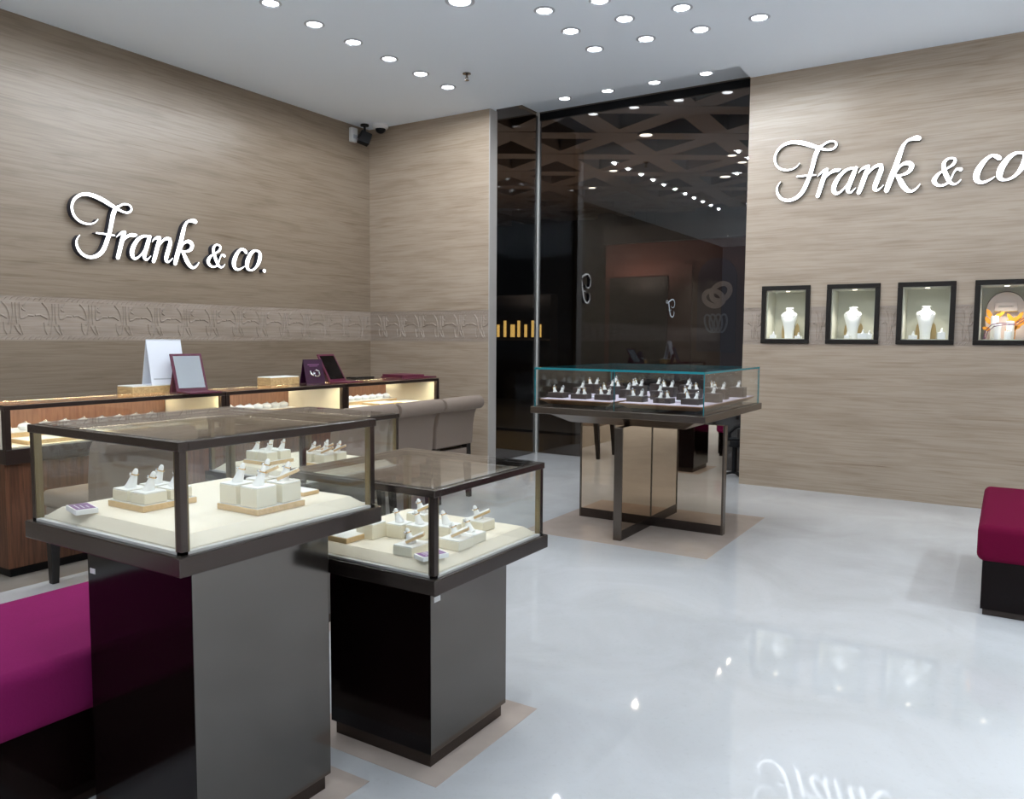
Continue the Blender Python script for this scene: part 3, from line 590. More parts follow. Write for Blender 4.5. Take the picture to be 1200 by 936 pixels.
for side, tx0, tx1 in (('left', -2.675, -2.145), ('right', -2.095, -1.545)):
    t = thing('velvet_tray', f'lavender velvet tray with a slanted wooden rim in the {side} half of the table case', 'tray', ((tx0+tx1)/2, 5.17, .845), 'velvet trays in the table case')
    y0, y1 = 4.605, 5.755
    MB().frustum((tx0+.07, tx1-.07, y0+.07, y1-.07, .8455), (tx0+.06, tx1-.06, y0+.06, y1-.06, .862)).build('foot', 'dark_block', t)
    mb = MB(); mb.frustum((tx0+.045, tx1-.045, y0+.045, y1-.045, .862), (tx0, tx1, y0, y1, .890)); mb.box(tx0, tx1, y0, y1, .890, .894); mb.build('rim', 'tray_rim', t)
    MB().box(tx0+.004, tx1-.004, y0+.004, y1-.004, .894, .898).build('velvet', 'lavender', t, bevel=.002)
    rows = ((4.74, 'front', 3, 2), (5.00, 'second', 3, 1), (5.28, 'third', 3, 2), (5.55, 'back', 3, 1))
    for ri, (y, rn, n, nf) in enumerate(rows):
        for k in range(n):
            x = tx0 + (tx1 - tx0) * (k + .5) / n + (.03 if ri % 2 else -.02); h = (.032, .05, .06, .062)[ri] * (1 if k % 2 else 1.15)
            w = (.115, .10, .115, .10)[ri]
            t = thing('ring_stand', f'dark ring block, {ORD[k]} from the left in the {rn} row of the {side} velvet tray', 'jewellery stand', (x, y, .898), 'dark ring blocks in the table case')
            MB().box(x-w/2, x+w/2, y-.045, y+.045, .898, .898+h).build('block', 'dark_block', t, bevel=.002)
            for j in range(nf):
                px = x + (j - (nf-1)/2) * .052; lean = (.25 if (k + j + ri) % 2 else -.22, .1)
                mb = MB(); c, d = finger_mb(mb, px, y, .898+h, lean, .034, .012, .0075); mb.build('finger_cone', 'white_resin', t, True)
                mb = MB(); mb.torus(c + d*.004, .0135, .0026, d.cross(Vector((0,0,1))) + Vector((0,.6,0)), 18, 6, (k + ri + j) % 2); mb.sphere(c + d*.019, .007, 1, 8); mb.build('ring', ['gold', 'silver'], t, True)
    for k, (fx, fy) in enumerate(((.55, 4.85), (.30, 5.42))):
        x = tx0 + (tx1 - tx0)*fx
        t = thing('price_tile', f'small pale tile lying on the {side} velvet tray, {"front" if k == 0 else "back"} one', 'tile', (x, fy, .898), 'pale tiles on the velvet trays')
        MB().box(x-.06, x+.06, fy-.03, fy+.03, .898, .905).build('plate', 'lavender', t, bevel=.002); MB().box(x-.05, x+.05, fy-.024, fy+.024, .905, .909).build('card', 'white_card', t)

# ------------------------------------------------------------------ counters along the left wall
ZT = .9355
def counter(label, y0, y1, end):
    t = thing('display_counter', label, 'counter', (-4.75, (y0+y1)/2, 0), 'display counters along the left wall')
    xf, xb = -4.44, -5.08
    MB().box(xb+.02, xf-.03, y0+.004, y1-.004, .05, .615).build('base', 'walnut', t)
    MB().box(xb+.05, xf-.05, y0+.02, y1-.02, 0, .05).build('kick', 'black', t)
    mb = MB(); mb.box(xb, xf, y0, y1, .615, .695); mb.build('lower_rail', 'frame_dark2', t, bevel=.003)
    MB().box(xb+.02, xf-.03, y0+.03, y1-.03, .695, .703).build('display_floor', 'cream_pad', t)
    MB().box(xb, xb+.02, y0+.03, y1-.03, .695, .905).build('back_panel', 'walnut_lit', t)
    for y in (y0, y1-.03):
        p = MB(); p.box(xf-.035, xf, y, y+.03, .695, .905); p.box(xb, xf-.035, y+.004, y+.026, .695, .905, 1); p.build('end_cheek', ['frame_dark2', 'cream_pad'], t)
    mb = MB(); mb.box(xf-.03, xf, y0, y1, .905, .929); mb.box(xb, xb+.03, y0, y1, .905, .929)
    mb.box(xb+.03, xf-.03, y0, y0+.03, .905, .929); mb.box(xb+.03, xf-.03, y1-.03, y1, .905, .929); mb.build('top_frame', 'frame_dark2', t, bevel=.002)
    MB().box(xb+.004, xf-.004, y0+.002, y1-.002, .929, .935).build('top_pane', 'glass', t)
    MB().box(xf-.012, xf-.006, y0+.03, y1-.03, .695, .905).build('front_pane', 'glass', t)
    MB().box(xf-.028, xf-.016, y0+.04, y1-.04, .9040, .9047).build('led_strip', 'led_counter', t); MB().box(xb+.004, xb+.026, y0+.04, y1-.04, .9040, .9047).build('led_strip', 'led_counter', t)
    # what lies inside
    n = 9
    ym = (y0+y1)/2; zi = .7035
    st = thing('step_tray', f'oak step tray holding white ring pillows in the {end} counter', 'tray', (-4.83, ym, .703), 'step trays in the counters')
    mb = MB(); mb.frustum((-4.99, -4.76, y0+.12, y1-.22, zi), (-4.99, -4.76, y0+.12, y1-.22, .745)); mb.build('frame', 'tray_wood', st, bevel=.002)
    MB().box(-4.985, -4.765, y0+.125, y1-.225, .745, .75).build('liner', 'cream_top', st)
    for k in range(n):
        y = y0 + .18 + (y1 - y0 - .46) * k / (n - 1)
        p = thing('ring_pillow', f'white ring pillow, {ORD[k]} from the left on the step tray of the {end} counter', 'jewellery stand', (-4.84, y, .75), f'ring pillows in the {end} counter')
        MB().lathe([(.026, 0), (.036, .010), (.038, .022), (.030, .034), (.012, .040), (.001, .041)], (-4.84, y, .75), 14).build('pillow', 'white_resin', p, True)
        mb = MB(); mb.torus((-4.835, y, .789), .010, .002, (1, .2, .1), 14, 6); mb.build('ring', 'silver', p, True)
    for k, (f0, f1, hh) in enumerate(((.10, .34, .022), (.38, .62, .035), (.66, .86, .026))):
        b = thing('jewellery_box', f'flat oak jewellery box, {ORD[k]} from the left behind the glass of the {end} counter', 'box', (-4.60, y0 + (f0+f1)/2*(y1-y0), .703), f'flat oak boxes in the {end} counter')
        MB().box(-4.70, -4.50, y0+f0*(y1-y0), y0+f1*(y1-y0), zi, .703+hh).build('body', 'tray_wood', b, bevel=.002)
        MB().box(-4.695, -4.505, y0+f0*(y1-y0)+.005, y0+f1*(y1-y0)-.005, .703+hh, .705+hh).build('liner', 'cream_top', b)
    return t
M['frame_dark2'] = plain('espresso_frame', (.022, .012, .010), .3)
M['walnut_lit'] = wood('red_brown_back', (.26, .12, .07), (.34, .17, .10), (8, 8, 1), 6., .5)
counter('nearest display counter section at the left edge, with walnut slat base', 2.06, 3.44, 'nearest')
counter('middle display counter section, between the nearest and the far sections', 3.446, 4.575, 'middle')
counter('farthest display counter section, reaching towards the back wall', 4.581, 5.79, 'farthest')

def oak_box(label, x0, x1, y0, y1, z, h):
    t = thing('oak_box', label, 'box', ((x0+x1)/2, (y0+y1)/2, z), 'oak boxes on the counters')
    MB().box(x0, x1, y0, y1, z, z+h-.006).build('body', 'oak_box', t, bevel=.002); MB().box(x0+.003, x1-.003, y0+.003, y1-.003, z+h-.006, z+h).build('lid_liner', 'cream_top', t)
oak_box('honey oak box under the white easel on the nearest counter', -4.80, -4.632, 2.90, 3.30, ZT, .05)
oak_box('honey oak box behind the purple card on the middle counter', -4.85, -4.70, 4.05, 4.335, ZT, .06)
M['dark_mirror'] = plain('dark_mirror_glass', (.34, .36, .37), .02, metal=1.)
def leaf(mb, T, w, h, d, mi=0): mb.box(-d/2, d/2, -w/2, w/2, 0, h, mi, T)
def table_mirror(label, x, y, z, w, h, rz, lean, face):
    t = thing('table_mirror', label, 'mirror', (x, y, z), 'burgundy tabletop mirrors')
    B = Matrix.Translation((x, y, z)) @ Matrix.Rotation(rz, 4, 'Z'); T = B @ Matrix.Translation((0, 0, .010)) @ Matrix.Rotation(-lean, 4, 'Y')
    MB().box(-.005, .17, -w/2, w/2, 0, .010, 0, B).build('base_flap', 'burgundy', t, bevel=.002)
    MB().box(-.010, 0, -w/2, w/2, 0, h, 0, T).build('frame', 'burgundy', t, bevel=.002)
    MB().box(0, .002, -w/2+.017, w/2-.017, .02, h-.017, 0, T).build('glass', face, t)
    S_ = B @ Matrix.Translation((-.115, 0, 0)) @ Matrix.Rotation(math.radians(18), 4, 'Y')
    MB().box(-.004, .004, -w/2+.01, w/2-.01, 0, h*.56, 0, S_).build('strut', 'burgundy', t)
    return t
table_mirror('burgundy framed tabletop mirror with a pale glass, at the end of the nearest counter', -4.50, 3.235, ZT, .215, .255, math.radians(-8), math.radians(19), 'mirror')
table_mirror('burgundy framed tabletop mirror with a dark glass, on the middle counter', -4.60, 4.66, ZT, .215, .25, math.radians(8), math.radians(30), 'dark_mirror')

# white easel card (a folded blank stand) and the purple card
def a_frame(name, label, cat, x, y, z, w, h, rz, spread, mat, art=None):
    t = thing(name, label, cat, (x, y, z)); B = Matrix.Translation((x, y, z)) @ Matrix.Rotation(rz, 4, 'Z')
    a = math.asin(spread / 2 / h)
    F = B @ Matrix.Translation((spread/2, 0, 0)) @ Matrix.Rotation(-a, 4, 'Y'); K = B @ Matrix.Translation((-spread/2, 0, 0)) @ Matrix.Rotation(a, 4, 'Y')
    f = MB().box(-.004, .001, -w/2, w/2, 0, h, 0, F).build('front_leaf', mat, t, bevel=.001)
    MB().box(-.001, .004, -w/2, w/2, 0, h, 0, K).build('back_leaf', mat, t, bevel=.001)
    MB().box(-spread/2, spread/2, -w/2+.002, w/2-.002, 0, .004, 0, B).build('foot_leaf', mat, t)
    if art: art(F, f)
    return t
def art_white(F, f): MB().box(.001, .002, -.10, .10, .035, .043, 0, F).build('ledge', 'grey_ring', f)
a_frame('easel_stand', 'tall blank white folded stand on the oak box, behind the pale mirror', 'stand', -4.69, 3.16, ZT + .05, .235, .30, math.radians(-6), .13, 'white_card', art_white)
def art_purple(F, f):
    mb = MB(); mb.torus(F @ Vector((.003, -.02, .085)), .022, .006, F.to_3x3() @ Vector((1, .25, .5)), 20, 6); mb.torus(F @ Vector((.003, .018, .080)), .026, .007, F.to_3x3() @ Vector((1, -.2, .3)), 20, 6)
    mb.build('ring_picture', 'silver', f, True)
    mb = MB(); mb.box(.001, .0016, -.055, .055, .150, .154, 0, F); mb.box(.001, .0016, -.04, .04, .138, .141, 0, F); mb.build('faint_lettering', 'purple_line', f)
M['purple_line'] = plain('purple_line', (.32, .12, .28), .5)
a_frame('card_stand', 'dark purple folded card picturing two rings, beside the dark mirror', 'card', -4.66, 4.435, ZT, .18, .195, math.radians(-6), .09, 'plum', art_purple)
t = thing('folded_mirror', 'closed burgundy mirror lying flat on the farthest counter', 'mirror', (-4.72, 5.62, ZT))
T = Matrix.Translation((-4.72, 5.62, ZT)) @ Matrix.Rotation(math.radians(-12), 4, 'Z')
MB().box(-.16, .16, -.14, .26, 0, .010, 0, T).build('base_flap', 'burgundy', t, bevel=.002); MB().box(-.15, .15, -.13, .12, .010, .030, 0, T).build('cover', 'burgundy', t, bevel=.003)
t = thing('clipboard', 'thin dark slate lying at the back of the farthest counter', 'slate', (-4.95, 5.30, ZT))
MB().box(-5.02, -4.90, 5.18, 5.42, ZT, ZT + .010).build('board', 'black', t, bevel=.002); MB().box(-5.0, -4.92, 5.20, 5.40, ZT+.010, ZT + .012).build('sheet', 'outside_brown', t)

# ------------------------------------------------------------------ scroll-back chairs
def chair(label, x, y):
    t = thing('scroll_back_chair', label, 'chair', (0, 0, 0), 'scroll-back chairs at the counters')
    w = .245
    prof = [(-.085, .44), (-.08, .60), (-.055, .76), (.0, .825), (.05, .83), (.05, .76), (.02, .69), (.003, .60), (-.005, .44)]
    mb = MB(); mb.prism([(a, -w, b) for a, b in prof], (0, 2*w, 0)); mb.build('backrest', 'taupe_fabric', t, bevel=.012, seg=3)
    mb = MB(); mb.lathe([(.002, -w-.006), (.044, -w-.003), (.054, -w+.010), (.056, 0), (.054, w-.010), (.044, w+.003), (.002, w+.006)], (.062, 0, .785), 24, 0, None, (0, 1, 0)); mb.build('scroll_top', 'taupe_fabric', t, True)
    MB().box(-.53, -.075, -w+.005, w-.005, .41, .50).build('seat', 'taupe_fabric', t, bevel=.03, seg=4)
    MB().box(-.51, -.02, -w+.02, w-.02, .355, .41).build('seat_rail', 'taupe_fabric', t, bevel=.006)
    for sx, sy in ((-.485, -1), (-.485, 1), (-.045, -1), (-.045, 1)):
        b = -.03 if sx > -.2 else .01
        mb = MB(); yy = sy*(w-.04); mb.frustum((sx-b-.018, sx-b+.018, yy-.018, yy+.018, 0), (sx-.028, sx+.028, yy-.028, yy+.028, .44 if sx > -.2 else .36)); mb.build('leg', 'dark_leg', t, bevel=.003)
    t.location = (x, y, 0); return t
ch = chair('taupe scroll-back chair, rightmost and farthest, clear against the pale wall', -3.70, 5.04)
for lab, y in (('taupe scroll-back chair in front of the rightmost one', 4.51), ('taupe scroll-back chair half hidden behind the case frames', 3.98), ('taupe scroll-back chair seen through the glass of the tall case', 2.36)):
    dup(ch, (-3.70, y, 0), lab, 'scroll-back chairs at the counters')

# ------------------------------------------------------------------ upholstered benches
def bench(label, x0, x1, y0, y1, mat):
    t = thing('bench', label, 'bench', ((x0+x1)/2, (y0+y1)/2, 0))
    MB().box(x0, x1, y0, y1, .262, .438).build('cushion', mat, t, bevel=.035, seg=5)
    MB().box(x0+.025, x1-.025, y0+.025, y1-.025, .03, .265).build('base', 'lacquer', t)
    MB().box(x0+.035, x1-.035, y0+.035, y1-.035, 0, .03).build('plinth', 'frame_dark', t)
bench('magenta upholstered bench at the left front, beside the tallest case', -2.735, -2.10, -.6, 1.60, 'magenta')
bench('crimson upholstered bench at the right edge of the photo', -.085, 1.6, 4.28, 5.50, 'magenta_warm_lit')

# ------------------------------------------------------------------ black stand by the window
sx, sy = -2.165, 7.43
t = thing('tripod_stand', 'black folding stand on short feet at the window behind the bronze table', 'stand', (sx, sy, 0))
for a in (200, 320, 80):
    a = math.radians(a); d = Vector((math.cos(a), math.sin(a), 0))
    p = Vector((sx, sy, .045)); MB().tube([p, p + d*.05 - Vector((0,0,.012)), p + d*.125 - Vector((0,0,.036))], [.012, .012, .010], 8).build('foot', 'black', t, True)
MB().cyl((sx, sy, .03), (sx, sy, .30), .024).build('pole', 'black', t, True)
mb = MB(); mb.box(sx-.04, sx+.045, sy-.03, sy+.03, .285, .345); mb.cyl((sx-.07, sy, .36), (sx+.07, sy, .36), .022); mb.build('clamp', 'black', t, bevel=.004)
mb = MB(); mb.tube([(sx-.055, sy, .36), (sx-.05, sy-.02, .42), (sx+.0, sy, .475), (sx+.06, sy, .49)], .018, 8); mb.tube([(sx-.05, sy, .36), (sx-.085, sy-.02, .40)], .014, 8); mb.build('folded_arm', 'black', t, True)
mb = MB(); mb.box(sx+.02, sx+.10, sy-.02, sy+.02, .36, .47); mb.build('motor_pod', 'dark_leg', t, bevel=.012)

# ------------------------------------------------------------------ framed show niches in the right wall
def loft(mb, secs, c, n=20, mi=0):
    """secs = (rx, ry, z, dy)"""
    x, y, z = c; vs = []
    for rx, ry, zz, dy in secs: vs += [(x + rx*math.cos(2*PI*k/n), y + dy + ry*math.sin(2*PI*k/n), z + zz) for k in range(n)]
    fs = [(i*n+k, i*n+(k+1) % n, (i+1)*n+(k+1) % n, (i+1)*n+k) for i in range(len(secs)-1) for k in range(n)]
    fs += [list(range(n))[::-1], [(len(secs)-1)*n+k for k in range(n)]]
    mb.add(vs, fs, mi)
PLACE = ['first from the left', 'second from the left', 'third from the left', 'fourth and rightmost, cut by the frame edge']
YW = 7.09
def ring_cube(label, x, y, z, s, h, grp, mat='white_resin'):
    t = thing('ring_box', label, 'jewellery stand', (x, y, z), grp)
    MB().box(x-s/2, x+s/2, y-s/2, y+s/2, z, z+h).build('block', mat, t, bevel=.002)
    mb = MB(); c, d = finger_mb(mb, x, y, z+h, (.1, -.1), .03, .010, .006); mb.build('finger_cone', 'white_resin', t, True)
    mb = MB(); mb.torus(c, .008, .0015, d, 14, 6); mb.build('ring', 'silver', t, True)
for i, (a, b) in enumerate(NX):
    a2, b2 = a + .002, b - .002; zb, zt = NZ0 + .002, NZ1 - .002; D = .30
    t = thing('display_niche', f'dark-framed lit wall niche, {PLACE[i]} of the four', 'display niche', ((a+b)/2, YW, NZ0), 'framed show niches')
    mb = MB(); q = .008
    mb.box(a2, b2, YW+.02, YW+D, zb, zb+q); mb.box(a2, b2, YW+.02, YW+D, zt-q, zt); mb.box(a2, a2+q, YW+.02, YW+D, zb+q, zt-q); mb.box(b2-q, b2, YW+.02, YW+D, zb+q, zt-q); mb.box(a2, b2, YW+D, YW+D+q, zb, zt)
    mb.build('lining', 'niche_cream', t)
    o = .036; mb = MB(); F0, F1, G0, G1_ = a-.034, b+.034, NZ0-.034, NZ1+.034; e = .004
    for r in ((F0, F1, G0, NZ0+e), (F0, F1, NZ1-e, G1_), (F0, a+e, NZ0+e, NZ1-e), (b-e, F1, NZ0+e, NZ1-e)): mb.box(r[0], r[1], YW-.016, YW-.0005, r[2], r[3])
    mb.build('frame', 'frame_niche', t, bevel=.004)
    MB().box(a+.003, b-.003, YW+.006, YW+.010, NZ0+.003, NZ1-.003).build('glass_pane', 'glass', t)
    cx = (a+b)/2
    lf = MB().lathe([(.001, 0), (.016, 0), (.016, -.003), (.001, -.004)], (cx, YW+.075, zt-q), 16).build('spot_face', 'warm_lamp', t, True)
    lamp_light(t, cx, YW+.075, zt-q-.012, 7.5, 108, .8, (1., .97, .88), .04)
    zf = zb + q + .0005
    if i < 3:
        bx = cx - (.0, .02, .01)[i]; by = YW + .16
        bt = thing('necklace_bust', f'white necklace bust in the niche {PLACE[i]}', 'jewellery stand', (bx, by, zf), 'white necklace busts in the wall niches')
        mb = MB(); loft(mb, [(.038, .022, 0, .0), (.040, .024, .06, -.005), (.052, .030, .13, -.012), (.068, .036, .18, -.014), (.072, .036, .205, -.008), (.060, .034, .222, .0), (.034, .028, .235, .006), (.030, .026, .252, .008), (.036, .030, .262, .008), (.034, .028, .268, .008), (.002, .002, .268, .008)], (bx, by, zf))
        mb.build('bust', 'white_resin', bt, True)
        mb = MB(); mb.tube([(bx + .052*math.sin(u*1.45), by - .030 - .016*math.cos(u*1.2), zf + .222 - .045*math.cos(u*1.45)) for u in [k/8 for k in range(-8, 9)]], .0022, 6)
        mb.build('necklace', 'silver', bt, True)
        for s_, nm in ((-1, 'left'), (1, 'right')):
            kp = thing('kraft_panel', f'curved kraft card {nm} of the bust in the niche {PLACE[i]}', 'card', (bx + s_*.06, by+.05, zf), 'curved kraft cards in the wall niches')
            pts = [(0, 0), (.05, 0), (.052, .06), (.045, .11), (.03, .135), (.012, .10)]
            mb = MB(); mb.prism([(bx + s_*(.025 + p), by + .055, zf + z) for p, z in pts], (0, .004, 0)); mb.build('card', 'kraft', kp)
        its = {0: [('left', -.115, .05, .030), ('right', .10, .055, .022)], 1: [('left', -.045, .045, .028), ('right', .075, .075, .045), ('far right', .125, .05, .04)], 2: [('left', -.09, .06, .03), ('right', .115, .055, .055)]}[i]
        for nm, dx, s, h in its:
            ring_cube(f'small white ring block {nm} of the bust in the niche {PLACE[i]}', cx + dx, YW + .07, zf, s, h, 'small ring blocks in the wall niches')
    else:
        ap = thing('arch_backdrop', 'blush arched backdrop with a dark rim in the rightmost niche', 'backdrop', (cx, YW+.25, zf))
        arc = [(cx + .135*math.cos(PI*k/24), zf + .225 + .150*math.sin(PI*k/24)) for k in range(25)]
        MB().prism([(cx+.135, YW+.25, zf), *[(x, YW+.25, z) for x, z in arc], (cx-.135, YW+.25, zf)], (0, .012, 0)).build('arch_panel', 'blush', ap)
        MB().tube([(cx+.135, YW+.249, zf+.003), *[(x, YW+.249, z) for x, z in arc], (cx-.135, YW+.249, zf+.003)], .003, 6).build('rim', 'taupe_line', ap)
        nb = thing('name_board', 'small pale board with faint lettering hung on the arch in the rightmost niche', 'sign', (cx, YW+.235, zf+.22))
        MB().box(cx-.075, cx+.075, YW+.232, YW+.240, zf+.225, zf+.290).build('board', 'blush', nb, bevel=.001)
        MB().box(cx-.078, cx+.078, YW+.222, YW+.240, zf+.216, zf+.225).build('ledge', 'kraft', nb)
        mb = MB()
        for k in range(7): mb.torus((cx - .042 + .014*k, YW+.2315, zf+.258), .006, .0014, (0, 1, 0), 10, 4)
        mb.build('lettering', 'taupe_line', nb)
        for nm, dx, dy, z1 in (('upper left', -.070, .14, .155), ('middle left', -.050, .10, .095), ('lower right', .025, .07, .035), ('upper right', .035, .16, .115)):
            p = thing('ring_pedestal', f'round white ring pedestal, {nm} in the rightmost niche', 'jewellery stand', (cx+dx, YW+dy, zf), 'round white pedestals in the rightmost niche')
            MB().lathe([(.027, 0), (.027, z1+.024), (.025, z1+.028), (.001, z1+.028)], (cx+dx, YW+dy, zf), 24).build('column', 'white_resin', p, True)
            MB().torus((cx+dx, YW+dy, zf+z1+.031), .009, .002, (0, .2, 1), 16, 6).build('ring', 'gold', p, True)
        fl = 0
        for nm, dx, z0, z1, cnt in (('left', -.088, .0, .20, 7), ('right', .066, .0, .16, 9)):
            f = thing('paper_plant', f'orange paper foliage on the {nm} of the rightmost niche', 'decoration', (cx+dx, YW+.19, zf), 'orange paper foliage in the rightmost niche')
            MB().tube([(cx+dx, YW+.19, zf+.002), (cx+dx+.005, YW+.19, zf+z1*.6), (cx+dx-.005, YW+.19, zf+z1)], .003, 6).build('stem', 'orange', f)
            for k in range(cnt):
                an = -1.2 + 2.4*k/(cnt-1) + (.2 if k % 2 else 0); zz = zf + z1*(.35 + .55*((k*37 % 11)/11)); Lf = .07 + .015*(k % 3)
                T = Matrix.Translation((cx+dx, YW+.185 - .004*(k % 3), zz)) @ Matrix.Rotation(an, 4, 'Y')
                mb = MB(); mb.prism([(0, 0, 0), (.017, 0, Lf*.45), (.012, 0, Lf*.8), (0, 0, Lf), (-.012, 0, Lf*.8), (-.017, 0, Lf*.45)], (0, .0015, 0), 0, T); mb.build('leaf', 'orange', f)
        rb = thing('ribbon', 'purple ribbon arcing across the rightmost niche', 'decoration', (cx, YW+.036, zf))
        mb = MB(); mb.tube([(cx-.135, YW+.036, zf+.004), (cx-.125, YW+.036, zf+.07), (cx-.085, YW+.036, zf+.115), (cx-.02, YW+.036, zf+.125), (cx+.06, YW+.036, zf+.12), (cx+.12, YW+.036, zf+.16), (cx+.15, YW+.036, zf+.185)], .0032, 6); mb.build('upper_band', 'purple_ribbon', rb, True)
        mb = MB(); mb.tube([(cx-.125, YW+.030, zf+.004), (cx-.11, YW+.030, zf+.06), (cx-.07, YW+.030, zf+.10), (cx-.0, YW+.030, zf+.112), (cx+.08, YW+.030, zf+.11), (cx+.145, YW+.030, zf+.165)], .003, 6); mb.build('lower_band', 'purple_ribbon', rb, True)

# ------------------------------------------------------------------ what shows dimly through the window
t = thing('shop_facade', 'dim brick-red shop front seen through the window', 'shop front', (-4.7, 13.3, .03))
mb = MB(); mb.box(-6.3, -3.0, 13.2, 13.4, .03, 3.3); mb.build('wall', 'red_wall', t)
mb = MB(); mb.box(-6.3, -3.0, 13.05, 13.2, 3.0, 3.3); mb.build('fascia', 'outside_dark', t)
MB().box(-6.2, -5.1, 13.17, 13.2, .03, 2.4).build('doorway', 'outside_dark', t)
MB().box(-4.85, -4.65, 13.15, 13.2, .03, 2.6).build('pilaster', 'red_wall', t)
p = thing('arch_poster', 'dark arched poster of rings seen dimly at the right of the window', 'poster', (-4.2, 13.19, 1.15))
px, py = -4.22, 13.175
MB().prism([(px+.33, py, 1.1), *[(px + .33*math.cos(PI*k/20), py, 2.35 + .33*math.sin(PI*k/20)) for k in range(21)], (px-.33, py, 1.1)], (0, .02, 0)).build('panel', 'plum_black', p)
mb = MB(); mb.torus((-.05, 0, 2.0), .17, .045, (.3, 1, .9), 24, 6, 0, Matrix.Translation((px, py-.006, 0)) @ Matrix.Diagonal((1, .02, 1, 1))); mb.torus((.07, 0, 2.10), .17, .045, (-.5, 1, .7), 24, 6, 0, Matrix.Translation((px, py-.006, 0)) @ Matrix.Diagonal((1, .02, 1, 1))); mb.build('ring_picture', 'ring_print', p, True)
mb = MB()
for k in range(4): mb.torus((-.12 + .08*k, 0, 1.58), .15, .018, (1, .5, .3 - .15*k), 24, 6, 0, Matrix.Translation((px, py-.006, 0)) @ Matrix.Diagonal((1, .02, 1, 1)))
mb.build('bracelet_picture', 'ring_print_blue', p, True)
t = thing('lit_shelf', 'gold-lit shelf of a far shop at the left of the window', 'shelf', (-8.7, 14.0, .03))
MB().box(-9.6, -7.9, 14.0, 14.3, .03, 2.2).build('cabinet', 'outside_dark', t)
for k in range(8):
    x = -9.35 + .17*k; MB().box(x, x + (.05 if k % 3 else .09), 13.97, 13.999, 1.33, 1.33 + (.26 if k % 2 else .34)).build('lit_panel', 'gold_light', t)
mb = MB(); mb.box(-9.6, -7.9, 13.85, 14.0, 1.26, 1.30); mb.build('board', 'outside_brown', t)
t = thing('letter_reflection', 'small blue-white reversed letter standing in for a sign reflection in the window', 'sign', (-5.05, 13.0, 1.75))
mb = MB(); k_ = .62  # solid glowing letter in place of a reflection in the glass
letter(mb, [[(u, v, w*1.1) for u, v, w in st] for st in STROKES['F']], lambda u, v, d: (-4.90 - u*k_*.5, 13.05 - d, 1.68 + v*k_), 0, .02); mb.build('letter', ['cool_dim', 'sign_side'], t)
MB().cyl((-5.02, 13.045, 1.97), (-5.02, 13.17, 1.97), .01).build('bracket', 'outside_dark', t)
ML = [(-4.494, 10.661, .10), (-4.40, 14.049, .10), (-3.818, 12.507, .075), (-3.816, 13.062, .075), (-6.6, 9.9, .075), (-7.6, 11.4, .075), (-5.9, 12.6, .075), (-6.9, 13.8, .075)]
for i, (x, y, R) in enumerate(ML):
    g = thing('mall_downlight', f'{ORD[i]} small ceiling light glowing among the dark lattice beams outside the window', 'ceiling light', (x, y, 4.19), 'lights among the lattice beams')
    MB().lathe([(R*.9, 0), (R*1.15, 0), (R*1.15, -.012), (R*.9, -.008), (R*.9, 0)], (x, y, 4.19), 20).build('trim_ring', 'grey_ring', g, True)
    MB().lathe([(.001, -.001), (R*.88, -.001), (R*.88, -.004), (.001, -.006)], (x, y, 4.19), 20).build('lamp_face', 'warm_lamp', g, True)
    lamp_light(g, x, y, 4.15, 30., 150, .6, (1., .86, .68))
for i, (x, z) in enumerate(((-7.7, 2.72), (-6.95, 2.75), (-7.30, 2.56), (-7.52, 2.44), (-6.75, 2.44))):
    g = thing('far_spotlight', f'{ORD[i]} tiny far shop spotlight in the darkness of the window', 'ceiling light', (x, 16.6, z), 'tiny far spotlights')
    MB().lathe([(.001, .05), (.07, .05), (.075, -.01), (.001, -.01)], (x, 16.6, z), 14).build('can', 'black', g, True); MB().lathe([(.001, -.011), (.06, -.011), (.06, -.014), (.001, -.015)], (x, 16.6, z), 14).build('lamp_face', 'warm_lamp', g, True)
    MB().cyl((x, 16.6, z+.05), (x, 16.6, 4.2), .006).build('rod', 'black', g)

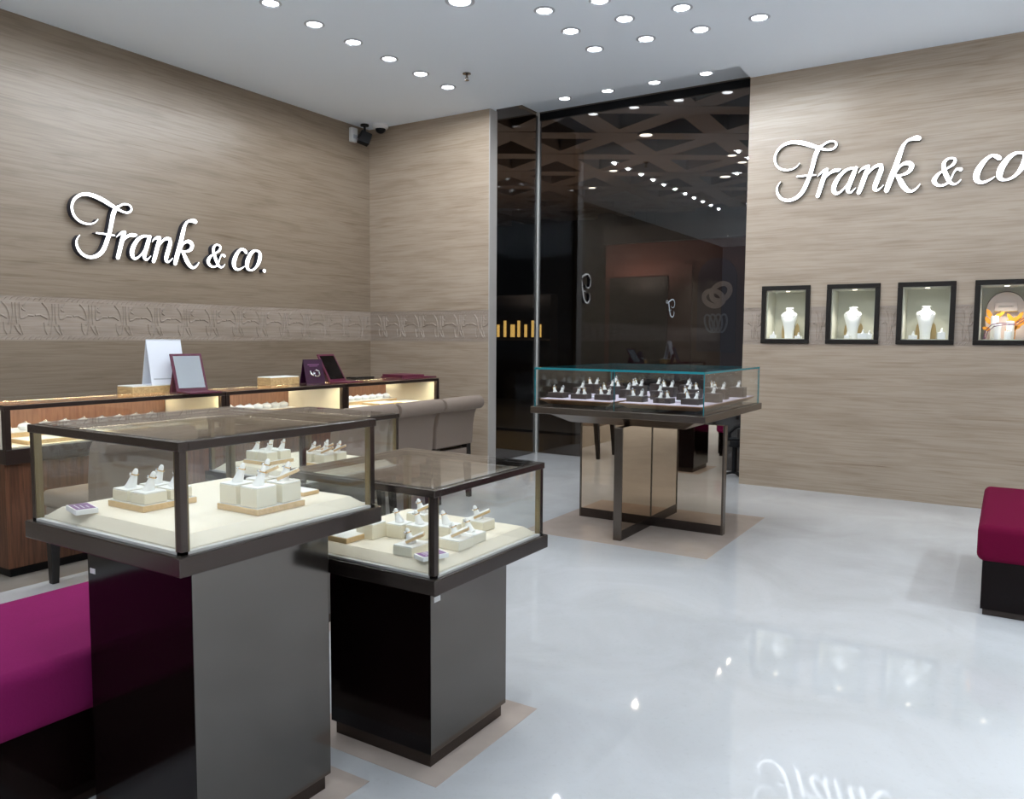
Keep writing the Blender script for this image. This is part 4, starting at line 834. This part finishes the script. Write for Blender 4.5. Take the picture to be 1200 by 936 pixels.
for x, y, z, e in ((-5.6, 12.6, 2.6, 60.), (-3.6, 11.2, 2.4, 60.), (-7.5, 11.0, 2.4, 60.), (-8.6, 13.4, 2.4, 40.), (-4.4, 15.6, 2.6, 50.)):  # unseen upward fill spots, added so the lattice beams show
    li = bpy.data.lights.new('lattice_fill', 'SPOT'); li.energy = e * .8; li.color = (1., .82, .66); li.shadow_soft_size = .12; li.spot_size = math.radians(165); li.spot_blend = .6
    o = bpy.data.objects.new('lattice_fill', li); COL.objects.link(o); o.location = (x, y, z - .6); o.rotation_euler = (PI, 0, 0)
# ------------------------------------------------------------------ world and camera
w = bpy.data.worlds.new('World'); scene.world = w; w.use_nodes = True
w.node_tree.nodes['Background'].inputs['Color'].default_value = (.8, .88, 1., 1); w.node_tree.nodes['Background'].inputs['Strength'].default_value = .16
cd = bpy.data.cameras.new('camera'); cam = bpy.data.objects.new('camera', cd); COL.objects.link(cam)
cd.sensor_width = 36; cd.sensor_fit = 'HORIZONTAL'; cd.lens = 922.88 / 1200 * 36; cd.clip_start = .05; cd.clip_end = 100
yaw, pitch_, roll = (math.radians(v) for v in (32.1763, 4.4289, .38067))
f = Vector((-math.sin(yaw)*math.cos(pitch_), math.cos(yaw)*math.cos(pitch_), -math.sin(pitch_)))
r = Vector((math.cos(yaw), math.sin(yaw), 0)); u = r.cross(f)
r2 = r*math.cos(roll) + u*math.sin(roll); u2 = -r*math.sin(roll) + u*math.cos(roll)
cam.matrix_world = Matrix(((r2.x, u2.x, -f.x, 0), (r2.y, u2.y, -f.y, 0), (r2.z, u2.z, -f.z, 1.3), (0, 0, 0, 1)))
scene.camera = cam
vs = scene.view_settings
vs.view_transform = 'Standard'; vs.look = 'None'; vs.gamma = 1; vs.exposure = .42; vs.use_curve_mapping = False
scene.cycles.max_bounces = 14; scene.cycles.transparent_max_bounces = 24; scene.cycles.glossy_bounces = 6; scene.cycles.diffuse_bounces = 5
scene.cycles.sample_clamp_indirect = 3; scene.cycles.use_denoising = True
scene.cycles.caustics_reflective = False; scene.cycles.caustics_refractive = False
